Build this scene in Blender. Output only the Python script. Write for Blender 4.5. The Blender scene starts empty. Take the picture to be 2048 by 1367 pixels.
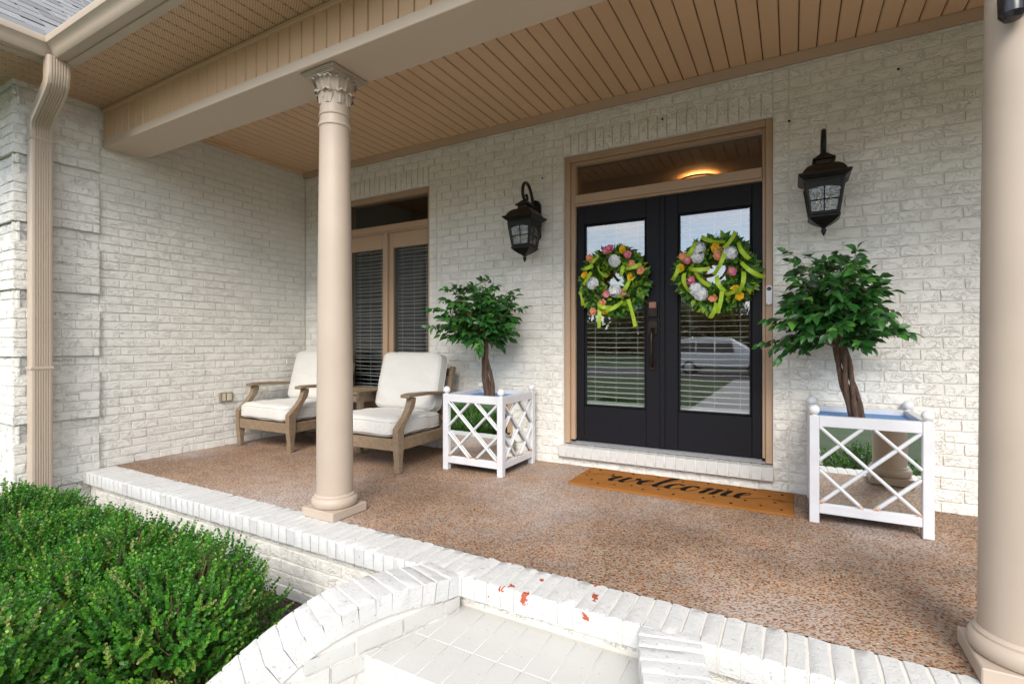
import bpy, math, random
import numpy as np
from mathutils import Vector, Matrix

# ------------------------------------------------------------------ camera, sky, sun, exposure
scene = bpy.context.scene
col = scene.collection
R = math.radians
CAM = Vector((0.0, 0.0, 1.105))
cd = bpy.data.cameras.new('camera'); cam = bpy.data.objects.new('camera', cd); col.objects.link(cam)
cd.sensor_width = 36.0; cd.lens = 36.0 * 1003 / 2048; cd.clip_start = 0.02; cd.clip_end = 3000
cam.location = CAM; cam.rotation_euler = (R(90), 0, R(29.2)); scene.camera = cam

SUN_EL, SUN_ROT = 36.0, 158.0          # soft sun behind thin cloud, from the street side
w = bpy.data.worlds.new('World'); scene.world = w; w.use_nodes = True
nt = w.node_tree; nt.nodes.clear()
sky = nt.nodes.new('ShaderNodeTexSky'); sky.sky_type = 'NISHITA'; sky.sun_disc = False
sky.sun_elevation = R(SUN_EL); sky.sun_rotation = R(SUN_ROT); sky.dust_density = 0.4; sky.air_density = 1.0
tc = nt.nodes.new('ShaderNodeTexCoord'); mp = nt.nodes.new('ShaderNodeMapping'); mp.inputs['Scale'].default_value = (1.4, 1.4, 3.2)
nz = nt.nodes.new('ShaderNodeTexNoise'); nz.inputs['Scale'].default_value = 2.2; nz.inputs['Detail'].default_value = 7; nz.inputs['Roughness'].default_value = .58
rp = nt.nodes.new('ShaderNodeValToRGB'); rp.color_ramp.elements[0].position = .36; rp.color_ramp.elements[1].position = .62
mx = nt.nodes.new('ShaderNodeMix'); mx.data_type = 'RGBA'
mx.inputs[7].default_value = (7.3, 7.25, 7.3, 1)
bg = nt.nodes.new('ShaderNodeBackground'); bg.inputs['Strength'].default_value = 0.10
wo = nt.nodes.new('ShaderNodeOutputWorld')
L = nt.links.new
L(tc.outputs['Generated'], mp.inputs['Vector']); L(mp.outputs[0], nz.inputs['Vector']); L(nz.outputs['Fac'], rp.inputs['Fac'])
L(rp.outputs['Color'], mx.inputs[0]); L(sky.outputs['Color'], mx.inputs[6]); L(mx.outputs[2], bg.inputs['Color']); L(bg.outputs[0], wo.inputs['Surface'])

sl = bpy.data.lights.new('sun', 'SUN'); sl.energy = 1.1; sl.angle = R(28); sl.color = (1.0, .94, .86)
sun = bpy.data.objects.new('sun', sl); col.objects.link(sun)
az = R(SUN_ROT)
sd = Vector((math.sin(az) * math.cos(R(SUN_EL)), math.cos(az) * math.cos(R(SUN_EL)), math.sin(R(SUN_EL))))
sun.rotation_euler = sd.to_track_quat('Z', 'Y').to_euler(); sun.location = (0, -6, 12)
scene.view_settings.view_transform = 'Standard'; scene.view_settings.look = 'None'
scene.view_settings.exposure = 1.75; scene.view_settings.gamma = 1.0; scene.view_settings.use_curve_mapping = False
scene.render.engine = 'CYCLES'
scene.cycles.use_denoising = True
scene.cycles.max_bounces = 10; scene.cycles.diffuse_bounces = 5; scene.cycles.transparent_max_bounces = 12; scene.cycles.glossy_bounces = 5

rnd = random.Random(7)

# ------------------------------------------------------------------ materials
class NM:
    """small node helper"""
    def __init__(s, name):
        s.m = bpy.data.materials.new(name); s.m.use_nodes = True; s.t = s.m.node_tree; s.t.nodes.clear()
        s.out = s.n('ShaderNodeOutputMaterial'); s.p = s.n('ShaderNodeBsdfPrincipled'); s.l(s.p.outputs[0], s.out.inputs['Surface'])
        s.geo = s.n('ShaderNodeNewGeometry'); s.co = s.n('ShaderNodeTexCoord')
    def n(s, k): return s.t.nodes.new(k)
    def l(s, a, b): s.t.links.new(a, b)
    def map(s, src, scale=(1, 1, 1), rot=(0, 0, 0)):
        m = s.n('ShaderNodeMapping'); m.inputs['Scale'].default_value = scale; m.inputs['Rotation'].default_value = rot
        s.l(src, m.inputs['Vector']); return m.outputs[0]
    def noise(s, vec, scale, detail=4, rough=.55, dist=0):
        m = s.n('ShaderNodeTexNoise'); m.inputs['Scale'].default_value = scale; m.inputs['Detail'].default_value = detail
        m.inputs['Roughness'].default_value = rough; m.inputs['Distortion'].default_value = dist; s.l(vec, m.inputs['Vector']); return m.outputs['Fac']
    def vor(s, vec, scale, feature='F1', out='Distance', rand=1.0):
        m = s.n('ShaderNodeTexVoronoi'); m.feature = feature; m.inputs['Scale'].default_value = scale; m.inputs['Randomness'].default_value = rand
        s.l(vec, m.inputs['Vector']); return m.outputs[out]
    def ramp(s, fac, stops, interp='LINEAR'):
        m = s.n('ShaderNodeValToRGB'); e = m.color_ramp.elements; m.color_ramp.interpolation = interp
        while len(e) > 1: e.remove(e[-1])
        for i, (p, c) in enumerate(stops):
            c = c if isinstance(c, tuple) else (c, c, c)
            x = e[0] if i == 0 else e.new(p)
            x.position = p; x.color = (*c[:3], 1)
        s.l(fac, m.inputs['Fac']); return m.outputs['Color']
    def mix(s, f, a, b, mode='MIX'):
        m = s.n('ShaderNodeMix'); m.data_type = 'RGBA'; m.blend_type = mode
        for k, v in (('Factor', f), ('A', a), ('B', b)):
            i = m.inputs[k] if k != 'Factor' else m.inputs[0]
            if k == 'A': i = m.inputs[6]
            if k == 'B': i = m.inputs[7]
            if isinstance(v, (int, float)): i.default_value = v
            elif isinstance(v, tuple): i.default_value = (*v[:3], 1)
            else: s.l(v, i)
        return m.outputs[2]
    def math(s, op, a, b=0.0, clamp=False):
        m = s.n('ShaderNodeMath'); m.operation = op; m.use_clamp = clamp
        for i, v in enumerate((a, b)):
            if isinstance(v, (int, float)): m.inputs[i].default_value = v
            else: s.l(v, m.inputs[i])
        return m.outputs[0]
    def bump(s, h, dist=.003, strength=.6, prev=None):
        m = s.n('ShaderNodeBump'); m.inputs['Distance'].default_value = dist; m.inputs['Strength'].default_value = strength
        s.l(h, m.inputs['Height'])
        if prev is not None: s.l(prev, m.inputs['Normal'])
        return m.outputs[0]
    def set(s, color=None, rough=None, normal=None, metal=None, spec=None, **kw):
        for k, v in (('Base Color', color), ('Roughness', rough), ('Normal', normal), ('Metallic', metal), ('Specular IOR Level', spec)):
            if v is None: continue
            i = s.p.inputs[k]
            if isinstance(v, (int, float)): i.default_value = v
            elif isinstance(v, tuple): i.default_value = (*v[:3], 1)
            else: s.l(v, i)
        for k, v in kw.items(): s.p.inputs[k.replace('_', ' ')].default_value = v
        return s.m

M = {}
def plain(name, c, rough=.5, metal=0.0, var=.08, scale=14, bump=0.0, spec=.5, bscale=160):
    k = NM(name); P = k.geo.outputs['Position']
    n = k.noise(P, scale, 5)
    cc = k.ramp(n, [(.3, tuple(x * (1 - var) for x in c)), (.7, tuple(min(1, x * (1 + var)) for x in c))])
    nr = k.bump(k.noise(P, bscale, 3), .002, bump) if bump else None
    M[name] = k.set(cc, rough, nr, metal, spec); return M[name]

def brick_paint(name, c, chip=0.0, speck=.35, bumpd=.006, folds=1.0, thr=.72):
    k = NM(name); P = k.geo.outputs['Position']
    wob = k.noise(P, 26, 4, .6)
    # hand-made brick face: folded creases, pits and soft lumps under thick paint
    pm = k.n('ShaderNodeVectorMath'); pm.operation = 'ADD'
    nv = k.n('ShaderNodeTexNoise'); nv.inputs['Scale'].default_value = 22; nv.inputs['Detail'].default_value = 3; k.l(P, nv.inputs['Vector'])
    sc_ = k.n('ShaderNodeVectorMath'); sc_.operation = 'SCALE'; sc_.inputs['Scale'].default_value = .055; k.l(nv.outputs['Color'], sc_.inputs[0])
    k.l(P, pm.inputs[0]); k.l(sc_.outputs[0], pm.inputs[1])
    rn = k.noise(k.map(pm.outputs[0], (1, 1, 1.5)), 13, 3, .55, 1.6)
    fold = k.math('ABSOLUTE', k.math('SUBTRACT', rn, .5))            # long meandering folds
    foldh = k.ramp(fold, [(0, .25), (.03, .8), (.12, 1.0)])
    mask = k.ramp(k.noise(P, 10, 2), [(.36, 0.0), (.52, folds)])
    h1 = k.mix(mask, (1, 1, 1), foldh)
    fine = k.noise(P, 120, 4, .65)
    h = k.mix(.4, h1, wob); h = k.mix(.15, h, fine)
    nr = k.bump(h, bumpd * 1.9, .9)
    crease = k.ramp(fold, [(0, 1.0), (.012, .0)])
    cm = k.math('MULTIPLY', k.math('MULTIPLY', crease, mask), k.ramp(k.noise(P, 31, 2), [(.42, 0.0), (.58, 1.0)]))
    tone = k.ramp(k.noise(P, 2.1, 5, .6), [(.3, tuple(x * .96 for x in c)), (.7, tuple(min(.9, x * 1.03) for x in c))])
    cc = k.mix(k.math('MULTIPLY', cm, speck), tone, (.28, .25, .2))
    sp = k.ramp(k.noise(P, 55, 2, .4), [(thr, 0.0), (thr + .02, 1.0)])
    cc = k.mix(k.math('MULTIPLY', sp, speck * .8), cc, (.2, .17, .14))
    if chip:
        ch = k.ramp(k.noise(P, 14, 4, .5), [(1 - chip, 0.0), (1 - chip + .012, 1.0)])
        cc = k.mix(ch, cc, (.36, .075, .035))
    M[name] = k.set(cc, .62, nr, 0, .35); return M[name]

WHITE = (.78, .755, .695)
brick_paint('brick_paint', WHITE, speck=.16, bumpd=.0062)
brick_paint('ledge_paint', (.57, .565, .545), speck=.55, bumpd=.005, folds=.28, thr=.685)
brick_paint('chipped_paint', (.57, .565, .545), chip=.385, speck=.55, bumpd=.005, folds=.28, thr=.685)
brick_paint('tread_paint', (.53, .52, .49), speck=.4, bumpd=.002, folds=.2, thr=.70)
brick_paint('mortar_paint', (.70, .665, .605), speck=.1, bumpd=.002, folds=.2)
brick_paint('sooty_paint', (.60, .58, .54), speck=.9)

TAN = (.44, .355, .28); VINYL = (.62, .41, .25)
plain('tan_paint', TAN, .48, var=.06, scale=2.2, bump=.08, bscale=70)
plain('trim_paint', (.42, .285, .185), .45, var=.04, scale=4, bump=.05)
def vinyl():
    k = NM('vinyl_board'); P = k.geo.outputs['Position']
    g = k.noise(k.map(P, (40, 3, 40)), 1.0, 3)
    cc = k.ramp(k.noise(P, 1.3, 3), [(.3, tuple(x * .95 for x in VINYL)), (.7, tuple(x * 1.05 for x in VINYL))])
    M['vinyl_board'] = k.set(cc, .36, k.bump(g, .0008, .25), 0, .5)
    k = NM('perforated_vinyl'); P = k.geo.outputs['Position']
    v = k.vor(k.map(P, (105, 62, 1), (0, 0, .35)), 1.0, 'F1', 'Distance', .15)
    hole = k.ramp(v, [(.2, 1.0), (.34, 0.0)])
    cc = k.mix(k.math('MULTIPLY', hole, .75), VINYL, (.07, .04, .025))
    M['perforated_vinyl'] = k.set(cc, .4, k.bump(k.math('SUBTRACT', 1.0, hole), .0015, .5), 0, .5)
vinyl()
plain('beam_metal', (.57, .455, .35), .42, var=.02, scale=2)
plain('gutter_metal', (.50, .405, .315), .3, var=.04, scale=5)
plain('door_paint', (.007, .0066, .0095), .5, var=.15, scale=30, bump=.12, spec=.22, bscale=90)
plain('bronze', (.035, .022, .016), .38, .75, .3, 20, .1)
plain('copper_plate', (.30, .13, .085), .4, .7, .2, 20)
plain('black_iron', (.012, .010, .009), .42, .4, .3, 25, .15)
plain('rust_iron', (.026, .015, .009), .45, .4, .5, 12, .15)
plain('white_enamel', (.60, .60, .62), .35, var=.05, scale=9, bump=.06)
plain('white_slat', (.78, .79, .77), .4, var=.02, scale=5)
plain('white_plastic', (.70, .70, .70), .35, var=.03)
plain('black_plastic', (.015, .015, .017), .25, var=.1)
plain('outlet_plastic', (.55, .50, .38), .4, var=.05)
plain('brass_plate', (.30, .26, .17), .4, .4, .1)
plain('blue_liner', (.06, .22, .52), .5, var=.2, scale=8)
plain('threshold_metal', (.34, .34, .35), .45, .6, .1, 30, .1)
plain('concrete', (.36, .35, .33), .85, var=.15, scale=6, bump=.3)
plain('asphalt', (.055, .055, .058), .9, var=.25, scale=40, bump=.4)
plain('interior_wall', (.60, .46, .32), .7, var=.04)
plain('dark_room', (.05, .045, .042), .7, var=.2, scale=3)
plain('interior_floor', (.20, .11, .06), .35, var=.2)
plain('car_paint', (.6, .61, .62), .2, var=.01)
plain('car_glass', (.02, .022, .025), .08, var=.1)
plain('tyre_rubber', (.02, .02, .02), .8, var=.1)
plain('alloy', (.5, .5, .52), .3, .8, .05)
plain('tail_lamp', (.35, .02, .02), .2, var=.05)
plain('bird_stone', (.3, .28, .25), .8)

def mirror():
    k = NM('mirror_glass'); M['mirror_glass'] = k.set((.78, .80, .78), .015, None, 1.0)
mirror()
def glass(name, tint, refl=1.0):
    k = NM(name); k.t.nodes.remove(k.p)
    tr = k.n('ShaderNodeBsdfTransparent'); tr.inputs[0].default_value = (*tint, 1)
    gl = k.n('ShaderNodeBsdfGlossy'); gl.inputs['Roughness'].default_value = .01; gl.inputs[0].default_value = (.95, .97, 1, 1)
    lw = k.n('ShaderNodeLayerWeight'); lw.inputs['Blend'].default_value = .5      # Schlick reflectance, the same from both sides
    f = k.math('MULTIPLY', k.math('ADD', k.math('MULTIPLY', k.math('POWER', lw.outputs['Facing'], 5.0), .95), .045), 2.0 * refl, True)
    ms = k.n('ShaderNodeMixShader'); k.l(f, ms.inputs[0]); k.l(tr.outputs[0], ms.inputs[1]); k.l(gl.outputs[0], ms.inputs[2]); k.l(ms.outputs[0], k.out.inputs['Surface'])
    M[name] = k.m
glass('door_glass', (.90, .92, .91), 1.6)
glass('window_glass', (.80, .82, .82), .55)
glass('transom_glass', (.75, .75, .72), 1.3)
def seeded():
    k = NM('seeded_glass'); P = k.geo.outputs['Position']; k.t.nodes.remove(k.p)
    nr = k.bump(k.noise(P, 60, 2, .5, 1.0), .01, .9)
    tr = k.n('ShaderNodeBsdfTransparent'); tr.inputs[0].default_value = (.55, .55, .52, 1)
    gl = k.n('ShaderNodeBsdfGlossy'); gl.inputs['Roughness'].default_value = .06; k.l(nr, gl.inputs['Normal'])
    ms = k.n('ShaderNodeMixShader'); ms.inputs[0].default_value = .32
    k.l(tr.outputs[0], ms.inputs[1]); k.l(gl.outputs[0], ms.inputs[2]); k.l(ms.outputs[0], k.out.inputs['Surface']); M['seeded_glass'] = k.m
seeded()
def emit(name, c, s):
    k = NM(name); M[name] = k.set(c, .5); k.p.inputs['Emission Color'].default_value = (*c, 1); k.p.inputs['Emission Strength'].default_value = s
emit('lit_bowl', (1.0, .42, .10), .55)
emit('lamp_glow', (1.0, .55, .2), 10.0)

def aggregate():
    k = NM('exposed_aggregate'); P = k.geo.outputs['Position']
    P2 = k.map(P, (1, 1, .2)); 
    d = k.vor(P2, 84, 'F1', 'Distance'); c = k.vor(P2, 84, 'F1', 'Color')
    sx = k.n('ShaderNodeSeparateColor'); k.l(c, sx.inputs[0])
    stone = k.ramp(sx.outputs[0], [(0, (.16, .055, .016)), (.25, (.29, .10, .026)), (.5, (.40, .175, .055)), (.68, (.30, .165, .08)), (.82, (.11, .05, .022)), (.93, (.54, .37, .20)), (.985, (.05, .04, .04))], 'CONSTANT')
    grey = k.ramp(sx.outputs[1], [(0, (.18, .125, .095)), (.35, (.32, .255, .22)), (.7, (.39, .33, .295)), (.88, (.14, .085, .055)), (.96, (.50, .45, .41))], 'CONSTANT')
    big = k.noise(P, .8, 5, .6); wear = k.ramp(big, [(.47, 0.0), (.66, .9)])
    st = k.mix(wear, stone, grey)
    gap = k.ramp(d, [(.44, 0.0), (.6, 1.0)])
    pick = k.ramp(sx.outputs[2], [(0, 0.0), (.6, 1.0)], 'CONSTANT')
    cement = k.ramp(k.noise(P, 300, 2), [(.3, (.27, .195, .14)), (.7, (.42, .325, .25))])
    cement = k.mix(wear, cement, (.40, .345, .315))
    cc = k.mix(gap, st, cement)
    cc = k.mix(k.math('MULTIPLY', pick, .45), cc, cement)
    dark = k.ramp(k.noise(P, .75, 5, .6), [(.40, .74), (.60, 1.2)])
    cc = k.mix(1.0, cc, dark, 'MULTIPLY')
    h = k.ramp(d, [(0, 1.0), (.6, 0.0)])
    M['exposed_aggregate'] = k.set(cc, k.ramp(sx.outputs[1], [(0, .6), (1, .85)]), k.bump(h, .006, .8), 0, .25)
aggregate()
def mulch():
    k = NM('mulch'); P = k.geo.outputs['Position']
    v = k.vor(k.map(P, (1, 2.2, 1), (0, 0, .5)), 40, 'F1', 'Color'); sx = k.n('ShaderNodeSeparateColor'); k.l(v, sx.inputs[0])
    cc = k.ramp(sx.outputs[0], [(0, (.035, .022, .015)), (.5, (.08, .05, .035)), (1, (.14, .10, .075))])
    M['mulch'] = k.set(cc, .9, k.bump(k.noise(P, 60, 4), .03, 1.0))
    k = NM('lawn'); P = k.geo.outputs['Position']
    cc = k.ramp(k.noise(P, 3, 8, .7), [(.3, (.03, .065, .014)), (.7, (.075, .13, .035))])
    M['lawn'] = k.set(cc, .9, k.bump(k.noise(P, 90, 4, .8), .05, 1.0))
mulch()
def teak():
    k = NM('teak'); P = k.co.outputs['Object']
    g = k.noise(k.map(P, (3, 3, 3)), 6, 6, .7, 1.2); st = k.noise(k.map(P, (90, 12, 90)), 1.0, 3)
    cc = k.ramp(g, [(.25, (.155, .105, .062)), (.5, (.235, .170, .108)), (.75, (.31, .24, .165))])
    cc = k.mix(k.math('MULTIPLY', st, .35), cc, (.12, .075, .04))
    M['teak'] = k.set(cc, .55, k.bump(st, .0015, .4), 0, .35)
teak()
def fabric():
    k = NM('linen_fabric'); P = k.co.outputs['Object']
    a = k.noise(k.map(P, (600, 60, 600)), 1, 2); b = k.noise(k.map(P, (60, 600, 60)), 1, 2)
    wv = k.math('ADD', a, b); cc = k.ramp(k.math('MULTIPLY', wv, .5), [(.3, (.53, .51, .47)), (.7, (.68, .66, .62))])
    nr = k.bump(wv, .0012, .5); nr = k.bump(k.noise(P, 9, 3, .5, .6), .012, .35, nr)
    M['linen_fabric'] = k.set(cc, .85, nr, 0, .2); k.p.inputs['Sheen Weight'].default_value = .2
fabric()
def coir():
    k = NM('coir'); P = k.geo.outputs['Position']
    f = k.noise(P, 420, 3, .7)
    cc = k.ramp(f, [(.3, (.24, .085, .018)), (.55, (.42, .17, .04)), (.75, (.56, .27, .08))])
    cc = k.mix(.25, cc, k.ramp(k.noise(P, 9, 4), [(.3, (.30, .11, .02)), (.7, (.5, .22, .06))]))
    M['coir'] = k.set(cc, .95, k.bump(f, .008, 1.0), 0, .1)
    k = NM('black_coir'); P = k.geo.outputs['Position']
    M['black_coir'] = k.set((.012, .010, .009), .95, k.bump(k.noise(P, 420, 3, .7), .006, 1.0), 0, .1)
coir()
def bark():
    k = NM('ficus_bark'); P = k.co.outputs['Object']
    f = k.noise(k.map(P, (60, 60, 18)), 1.0, 5, .7, .6)
    cc = k.ramp(f, [(.3, (.035, .02, .013)), (.6, (.12, .066, .042)), (.8, (.22, .14, .10))])
    M['ficus_bark'] = k.set(cc, .8, k.bump(f, .012, 1.0))
    k = NM('tree_bark'); P = k.co.outputs['Object']
    f = k.noise(k.map(P, (9, 9, 2)), 1.0, 5, .7)
    M['tree_bark'] = k.set(k.ramp(f, [(.3, (.04, .03, .022)), (.7, (.13, .10, .08))]), .9, k.bump(f, .05, 1.0))
    M['twig'] = NM('twig').set((.16, .11, .055), .8)
bark()
def leafmat(name, stops, rough=.4, trans=.3):
    k = NM(name); a = k.n('ShaderNodeAttribute'); a.attribute_name = 'tint'
    cc = k.ramp(a.outputs['Fac'], stops)
    k.set(cc, rough, None, 0, .45)
    tl = k.n('ShaderNodeBsdfTranslucent'); k.l(cc, tl.inputs[0])
    ms = k.n('ShaderNodeMixShader'); ms.inputs[0].default_value = trans
    k.l(k.p.outputs[0], ms.inputs[1]); k.l(tl.outputs[0], ms.inputs[2]); k.l(ms.outputs[0], k.out.inputs['Surface']); M[name] = k.m
leafmat('boxwood_leaf', [(0, (.024, .10, .012)), (.45, (.058, .22, .02)), (.8, (.13, .34, .03)), (.95, (.22, .42, .04)), (1, (.3, .34, .10))], .38, .25)
leafmat('ficus_leaf', [(0, (.03, .05, .014)), (.12, (.014, .065, .014)), (.5, (.028, .125, .022)), (.85, (.05, .19, .03)), (1, (.11, .30, .04))], .36, .22)
leafmat('wreath_leaf', [(0, (.012, .05, .012)), (.4, (.03, .14, .015)), (.75, (.11, .27, .02)), (1, (.30, .45, .03))], .42, .25)
leafmat('tree_leaf', [(0, (.014, .035, .01)), (.6, (.04, .085, .02)), (1, (.09, .14, .035))], .5, .3)
def petal(name, c, c2): 
    k = NM(name); a = k.n('ShaderNodeAttribute'); a.attribute_name = 'tint'
    M[name] = k.set(k.ramp(a.outputs['Fac'], [(0, c2), (1, c)]), .6, None, 0, .2)
petal('white_petal', (.86, .86, .88), (.62, .68, .62)); petal('pink_petal', (.72, .10, .20), (.78, .42, .46)); petal('peach_petal', (.80, .26, .12), (.85, .5, .3))
petal('yellow_petal', (.85, .60, .02), (.85, .42, .02))
plain('lime_ribbon', (.37, .54, .03), .45, var=.08, scale=40, bump=.2, bscale=400)
def shingle():
    k = NM('asphalt_shingle'); P = k.geo.outputs['Position']; oi = k.n('ShaderNodeObjectInfo')
    n = k.noise(P, 350, 2); cc = k.ramp(n, [(.3, (.12, .118, .12)), (.7, (.30, .295, .29))])
    v = k.ramp(oi.outputs['Random'], [(0, .7), (1, 1.15)]); cc = k.mix(1.0, cc, v, 'MULTIPLY')
    M['asphalt_shingle'] = k.set(cc, .9, k.bump(n, .003, .6))
shingle()
def rusty_bar():
    k = NM('rusty_enamel'); P = k.co.outputs['Object']
    sx = k.n('ShaderNodeSeparateXYZ'); k.l(P, sx.inputs[0])
    low = k.ramp(sx.outputs[2], [(.125, 1.0), (.15, 0.0)])
    m = k.math('MULTIPLY', low, k.ramp(k.noise(P, 45, 3), [(.42, 0.0), (.52, 1.0)]))
    M['rusty_enamel'] = k.set(k.mix(m, (.60, .60, .62), (.45, .17, .02)), .4)
rusty_bar()
plain('sticker_blue', (.02, .12, .36), .4); plain('sticker_white', (.7, .72, .72), .4)

# ------------------------------------------------------------------ mesh helpers
class MB:
    def __init__(s): s.v = []; s.f = []
    def add(s, vs, fs):
        o = len(s.v); s.v.extend([tuple(p) for p in vs]); s.f.extend([tuple(i + o for i in f) for f in fs]); return s
    def box(s, x0, x1, y0, y1, z0, z1, mat=None):
        vs = [Vector(p) for p in ((x0, y0, z0), (x1, y0, z0), (x1, y1, z0), (x0, y1, z0), (x0, y0, z1), (x1, y0, z1), (x1, y1, z1), (x0, y1, z1))]
        if mat: vs = [mat @ p for p in vs]
        return s.add(vs, [(0, 3, 2, 1), (4, 5, 6, 7), (0, 1, 5, 4), (1, 2, 6, 5), (2, 3, 7, 6), (3, 0, 4, 7)])
    def bbox(s, x0, x1, y0, y1, z0, z1, b=.004, mat=None):
        """box with chamfered edges"""
        b = min(b, (x1 - x0) * .45, (y1 - y0) * .45, (z1 - z0) * .45)
        X = (x0, x1); Y = (y0, y1); Z = (z0, z1); vs = []; idx = {}
        for i in (0, 1):
            for j in (0, 1):
                for k in (0, 1):
                    sx, sy, sz = 1 - 2 * i, 1 - 2 * j, 1 - 2 * k
                    for ax in range(3):
                        p = [X[i] + sx * b, Y[j] + sy * b, Z[k] + sz * b]; p[ax] = (X[i], Y[j], Z[k])[ax]
                        idx[(i, j, k, ax)] = len(vs); vs.append(Vector(p))
        fs = []
        C = lambda i, j, k, a: idx[(i, j, k, a)]
        for i in (0, 1):
            q = [C(i, 0, 0, 0), C(i, 1, 0, 0), C(i, 1, 1, 0), C(i, 0, 1, 0)]; fs.append(q if i else q[::-1])
            q = [C(0, i, 0, 1), C(0, i, 1, 1), C(1, i, 1, 1), C(1, i, 0, 1)]; fs.append(q if i else q[::-1])
            q = [C(0, 0, i, 2), C(1, 0, i, 2), C(1, 1, i, 2), C(0, 1, i, 2)]; fs.append(q if i else q[::-1])
        for i in (0, 1):
            for j in (0, 1):
                fl = (i + j) % 2
                q = [C(i, j, 0, 0), C(i, j, 1, 0), C(i, j, 1, 1), C(i, j, 0, 1)]; fs.append(q[::-1] if fl else q)
                q = [C(i, 0, j, 2), C(i, 1, j, 2), C(i, 1, j, 0), C(i, 0, j, 0)]; fs.append(q[::-1] if fl else q)
                q = [C(0, i, j, 1), C(1, i, j, 1), C(1, i, j, 2), C(0, i, j, 2)]; fs.append(q[::-1] if fl else q)
        for i in (0, 1):
            for j in (0, 1):
                for k in (0, 1):
                    q = [C(i, j, k, 0), C(i, j, k, 1), C(i, j, k, 2)]; fs.append(q if (i + j + k) % 2 else q[::-1])
        if mat: vs = [mat @ p for p in vs]
        return s.add(vs, fs)
    def lathe(s, prof, c=(0, 0, 0), seg=32, mat=None):
        vs = []; n = len(prof)
        for k in range(seg):
            a = 2 * math.pi * k / seg
            for r, z in prof: vs.append(Vector((r * math.cos(a), r * math.sin(a), z)))
        fs = [(k * n + i, ((k + 1) % seg) * n + i, ((k + 1) % seg) * n + i + 1, k * n + i + 1) for k in range(seg) for i in range(n - 1)]
        if prof[0][0] > 1e-6: fs.append(tuple(k * n for k in range(seg))[::-1])
        if prof[-1][0] > 1e-6: fs.append(tuple(k * n + n - 1 for k in range(seg)))
        c = Vector(c); vs = [(mat @ p if mat else p) + c for p in vs]
        return s.add(vs, fs)
    def tube(s, path, rad, seg=8, cap=True, flat=None):
        path = [Vector(p) for p in path]; n = len(path)
        rad = rad if isinstance(rad, (list, tuple)) else [rad] * n
        t0 = (path[1] - path[0]).normalized(); up = Vector((0, 0, 1)) if abs(t0.z) < .9 else Vector((1, 0, 0))
        nx = t0.cross(up).normalized(); vs = []
        for i, p in enumerate(path):
            t = (path[min(i + 1, n - 1)] - path[max(i - 1, 0)]).normalized()
            nx = (nx - t * nx.dot(t)).normalized(); ny = t.cross(nx)
            for k in range(seg):
                a = 2 * math.pi * k / seg
                vs.append(p + (nx * math.cos(a) * (flat or 1) + ny * math.sin(a)) * rad[i])
        fs = [(i * seg + k, i * seg + (k + 1) % seg, (i + 1) * seg + (k + 1) % seg, (i + 1) * seg + k) for i in range(n - 1) for k in range(seg)]
        if cap: fs += [tuple(range(seg))[::-1], tuple((n - 1) * seg + k for k in range(seg))]
        return s.add(vs, fs)
    def sweep(s, prof, a, b, up=Vector((0, 0, 1)), out=None, cap=True):
        """profile (list of (o, z)) carried from a to b; o measured along 'out'"""
        a, b = Vector(a), Vector(b); n = len(prof)
        vs = [a + out * o + up * z for o, z in prof] + [b + out * o + up * z for o, z in prof]
        fs = [(i, (i + 1) % n, n + (i + 1) % n, n + i) for i in range(n)]
        if cap: fs += [tuple(range(n))[::-1], tuple(range(n, 2 * n))]
        return s.add(vs, fs)
    def prism(s, poly, z0, z1, mat=None):
        n = len(poly); vs = [Vector((*p, z0)) for p in poly] + [Vector((*p, z1)) for p in poly]
        if mat: vs = [mat @ p for p in vs]
        return s.add(vs, [tuple(range(n))[::-1], tuple(range(n, 2 * n))] + [(i, (i + 1) % n, n + (i + 1) % n, n + i) for i in range(n)])
    def sphere(s, c, r, seg=16, rings=10, sz=1.0):
        return s.lathe([(max(0, r * math.sin(math.pi * i / rings)), -r * sz * math.cos(math.pi * i / rings)) for i in range(rings + 1)], c, seg)
    def mesh(s, name, mat, smooth=35):
        me = bpy.data.meshes.new(name); me.from_pydata([tuple(p) for p in s.v], [], s.f); me.validate()
        import bmesh
        b = bmesh.new(); b.from_mesh(me); bmesh.ops.remove_doubles(b, verts=b.verts, dist=1e-6); bmesh.ops.recalc_face_normals(b, faces=b.faces); b.to_mesh(me); b.free()
        if isinstance(mat, str): mat = M[mat]
        me.materials.append(mat)
        if smooth:
            me.polygons.foreach_set('use_smooth', [True] * len(me.polygons)); me.set_sharp_from_angle(angle=R(smooth))
        return me
    def build(s, name, mat, parent=None, smooth=35, loc=None): return put(name, s.mesh(name, mat, smooth), parent, loc)

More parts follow.
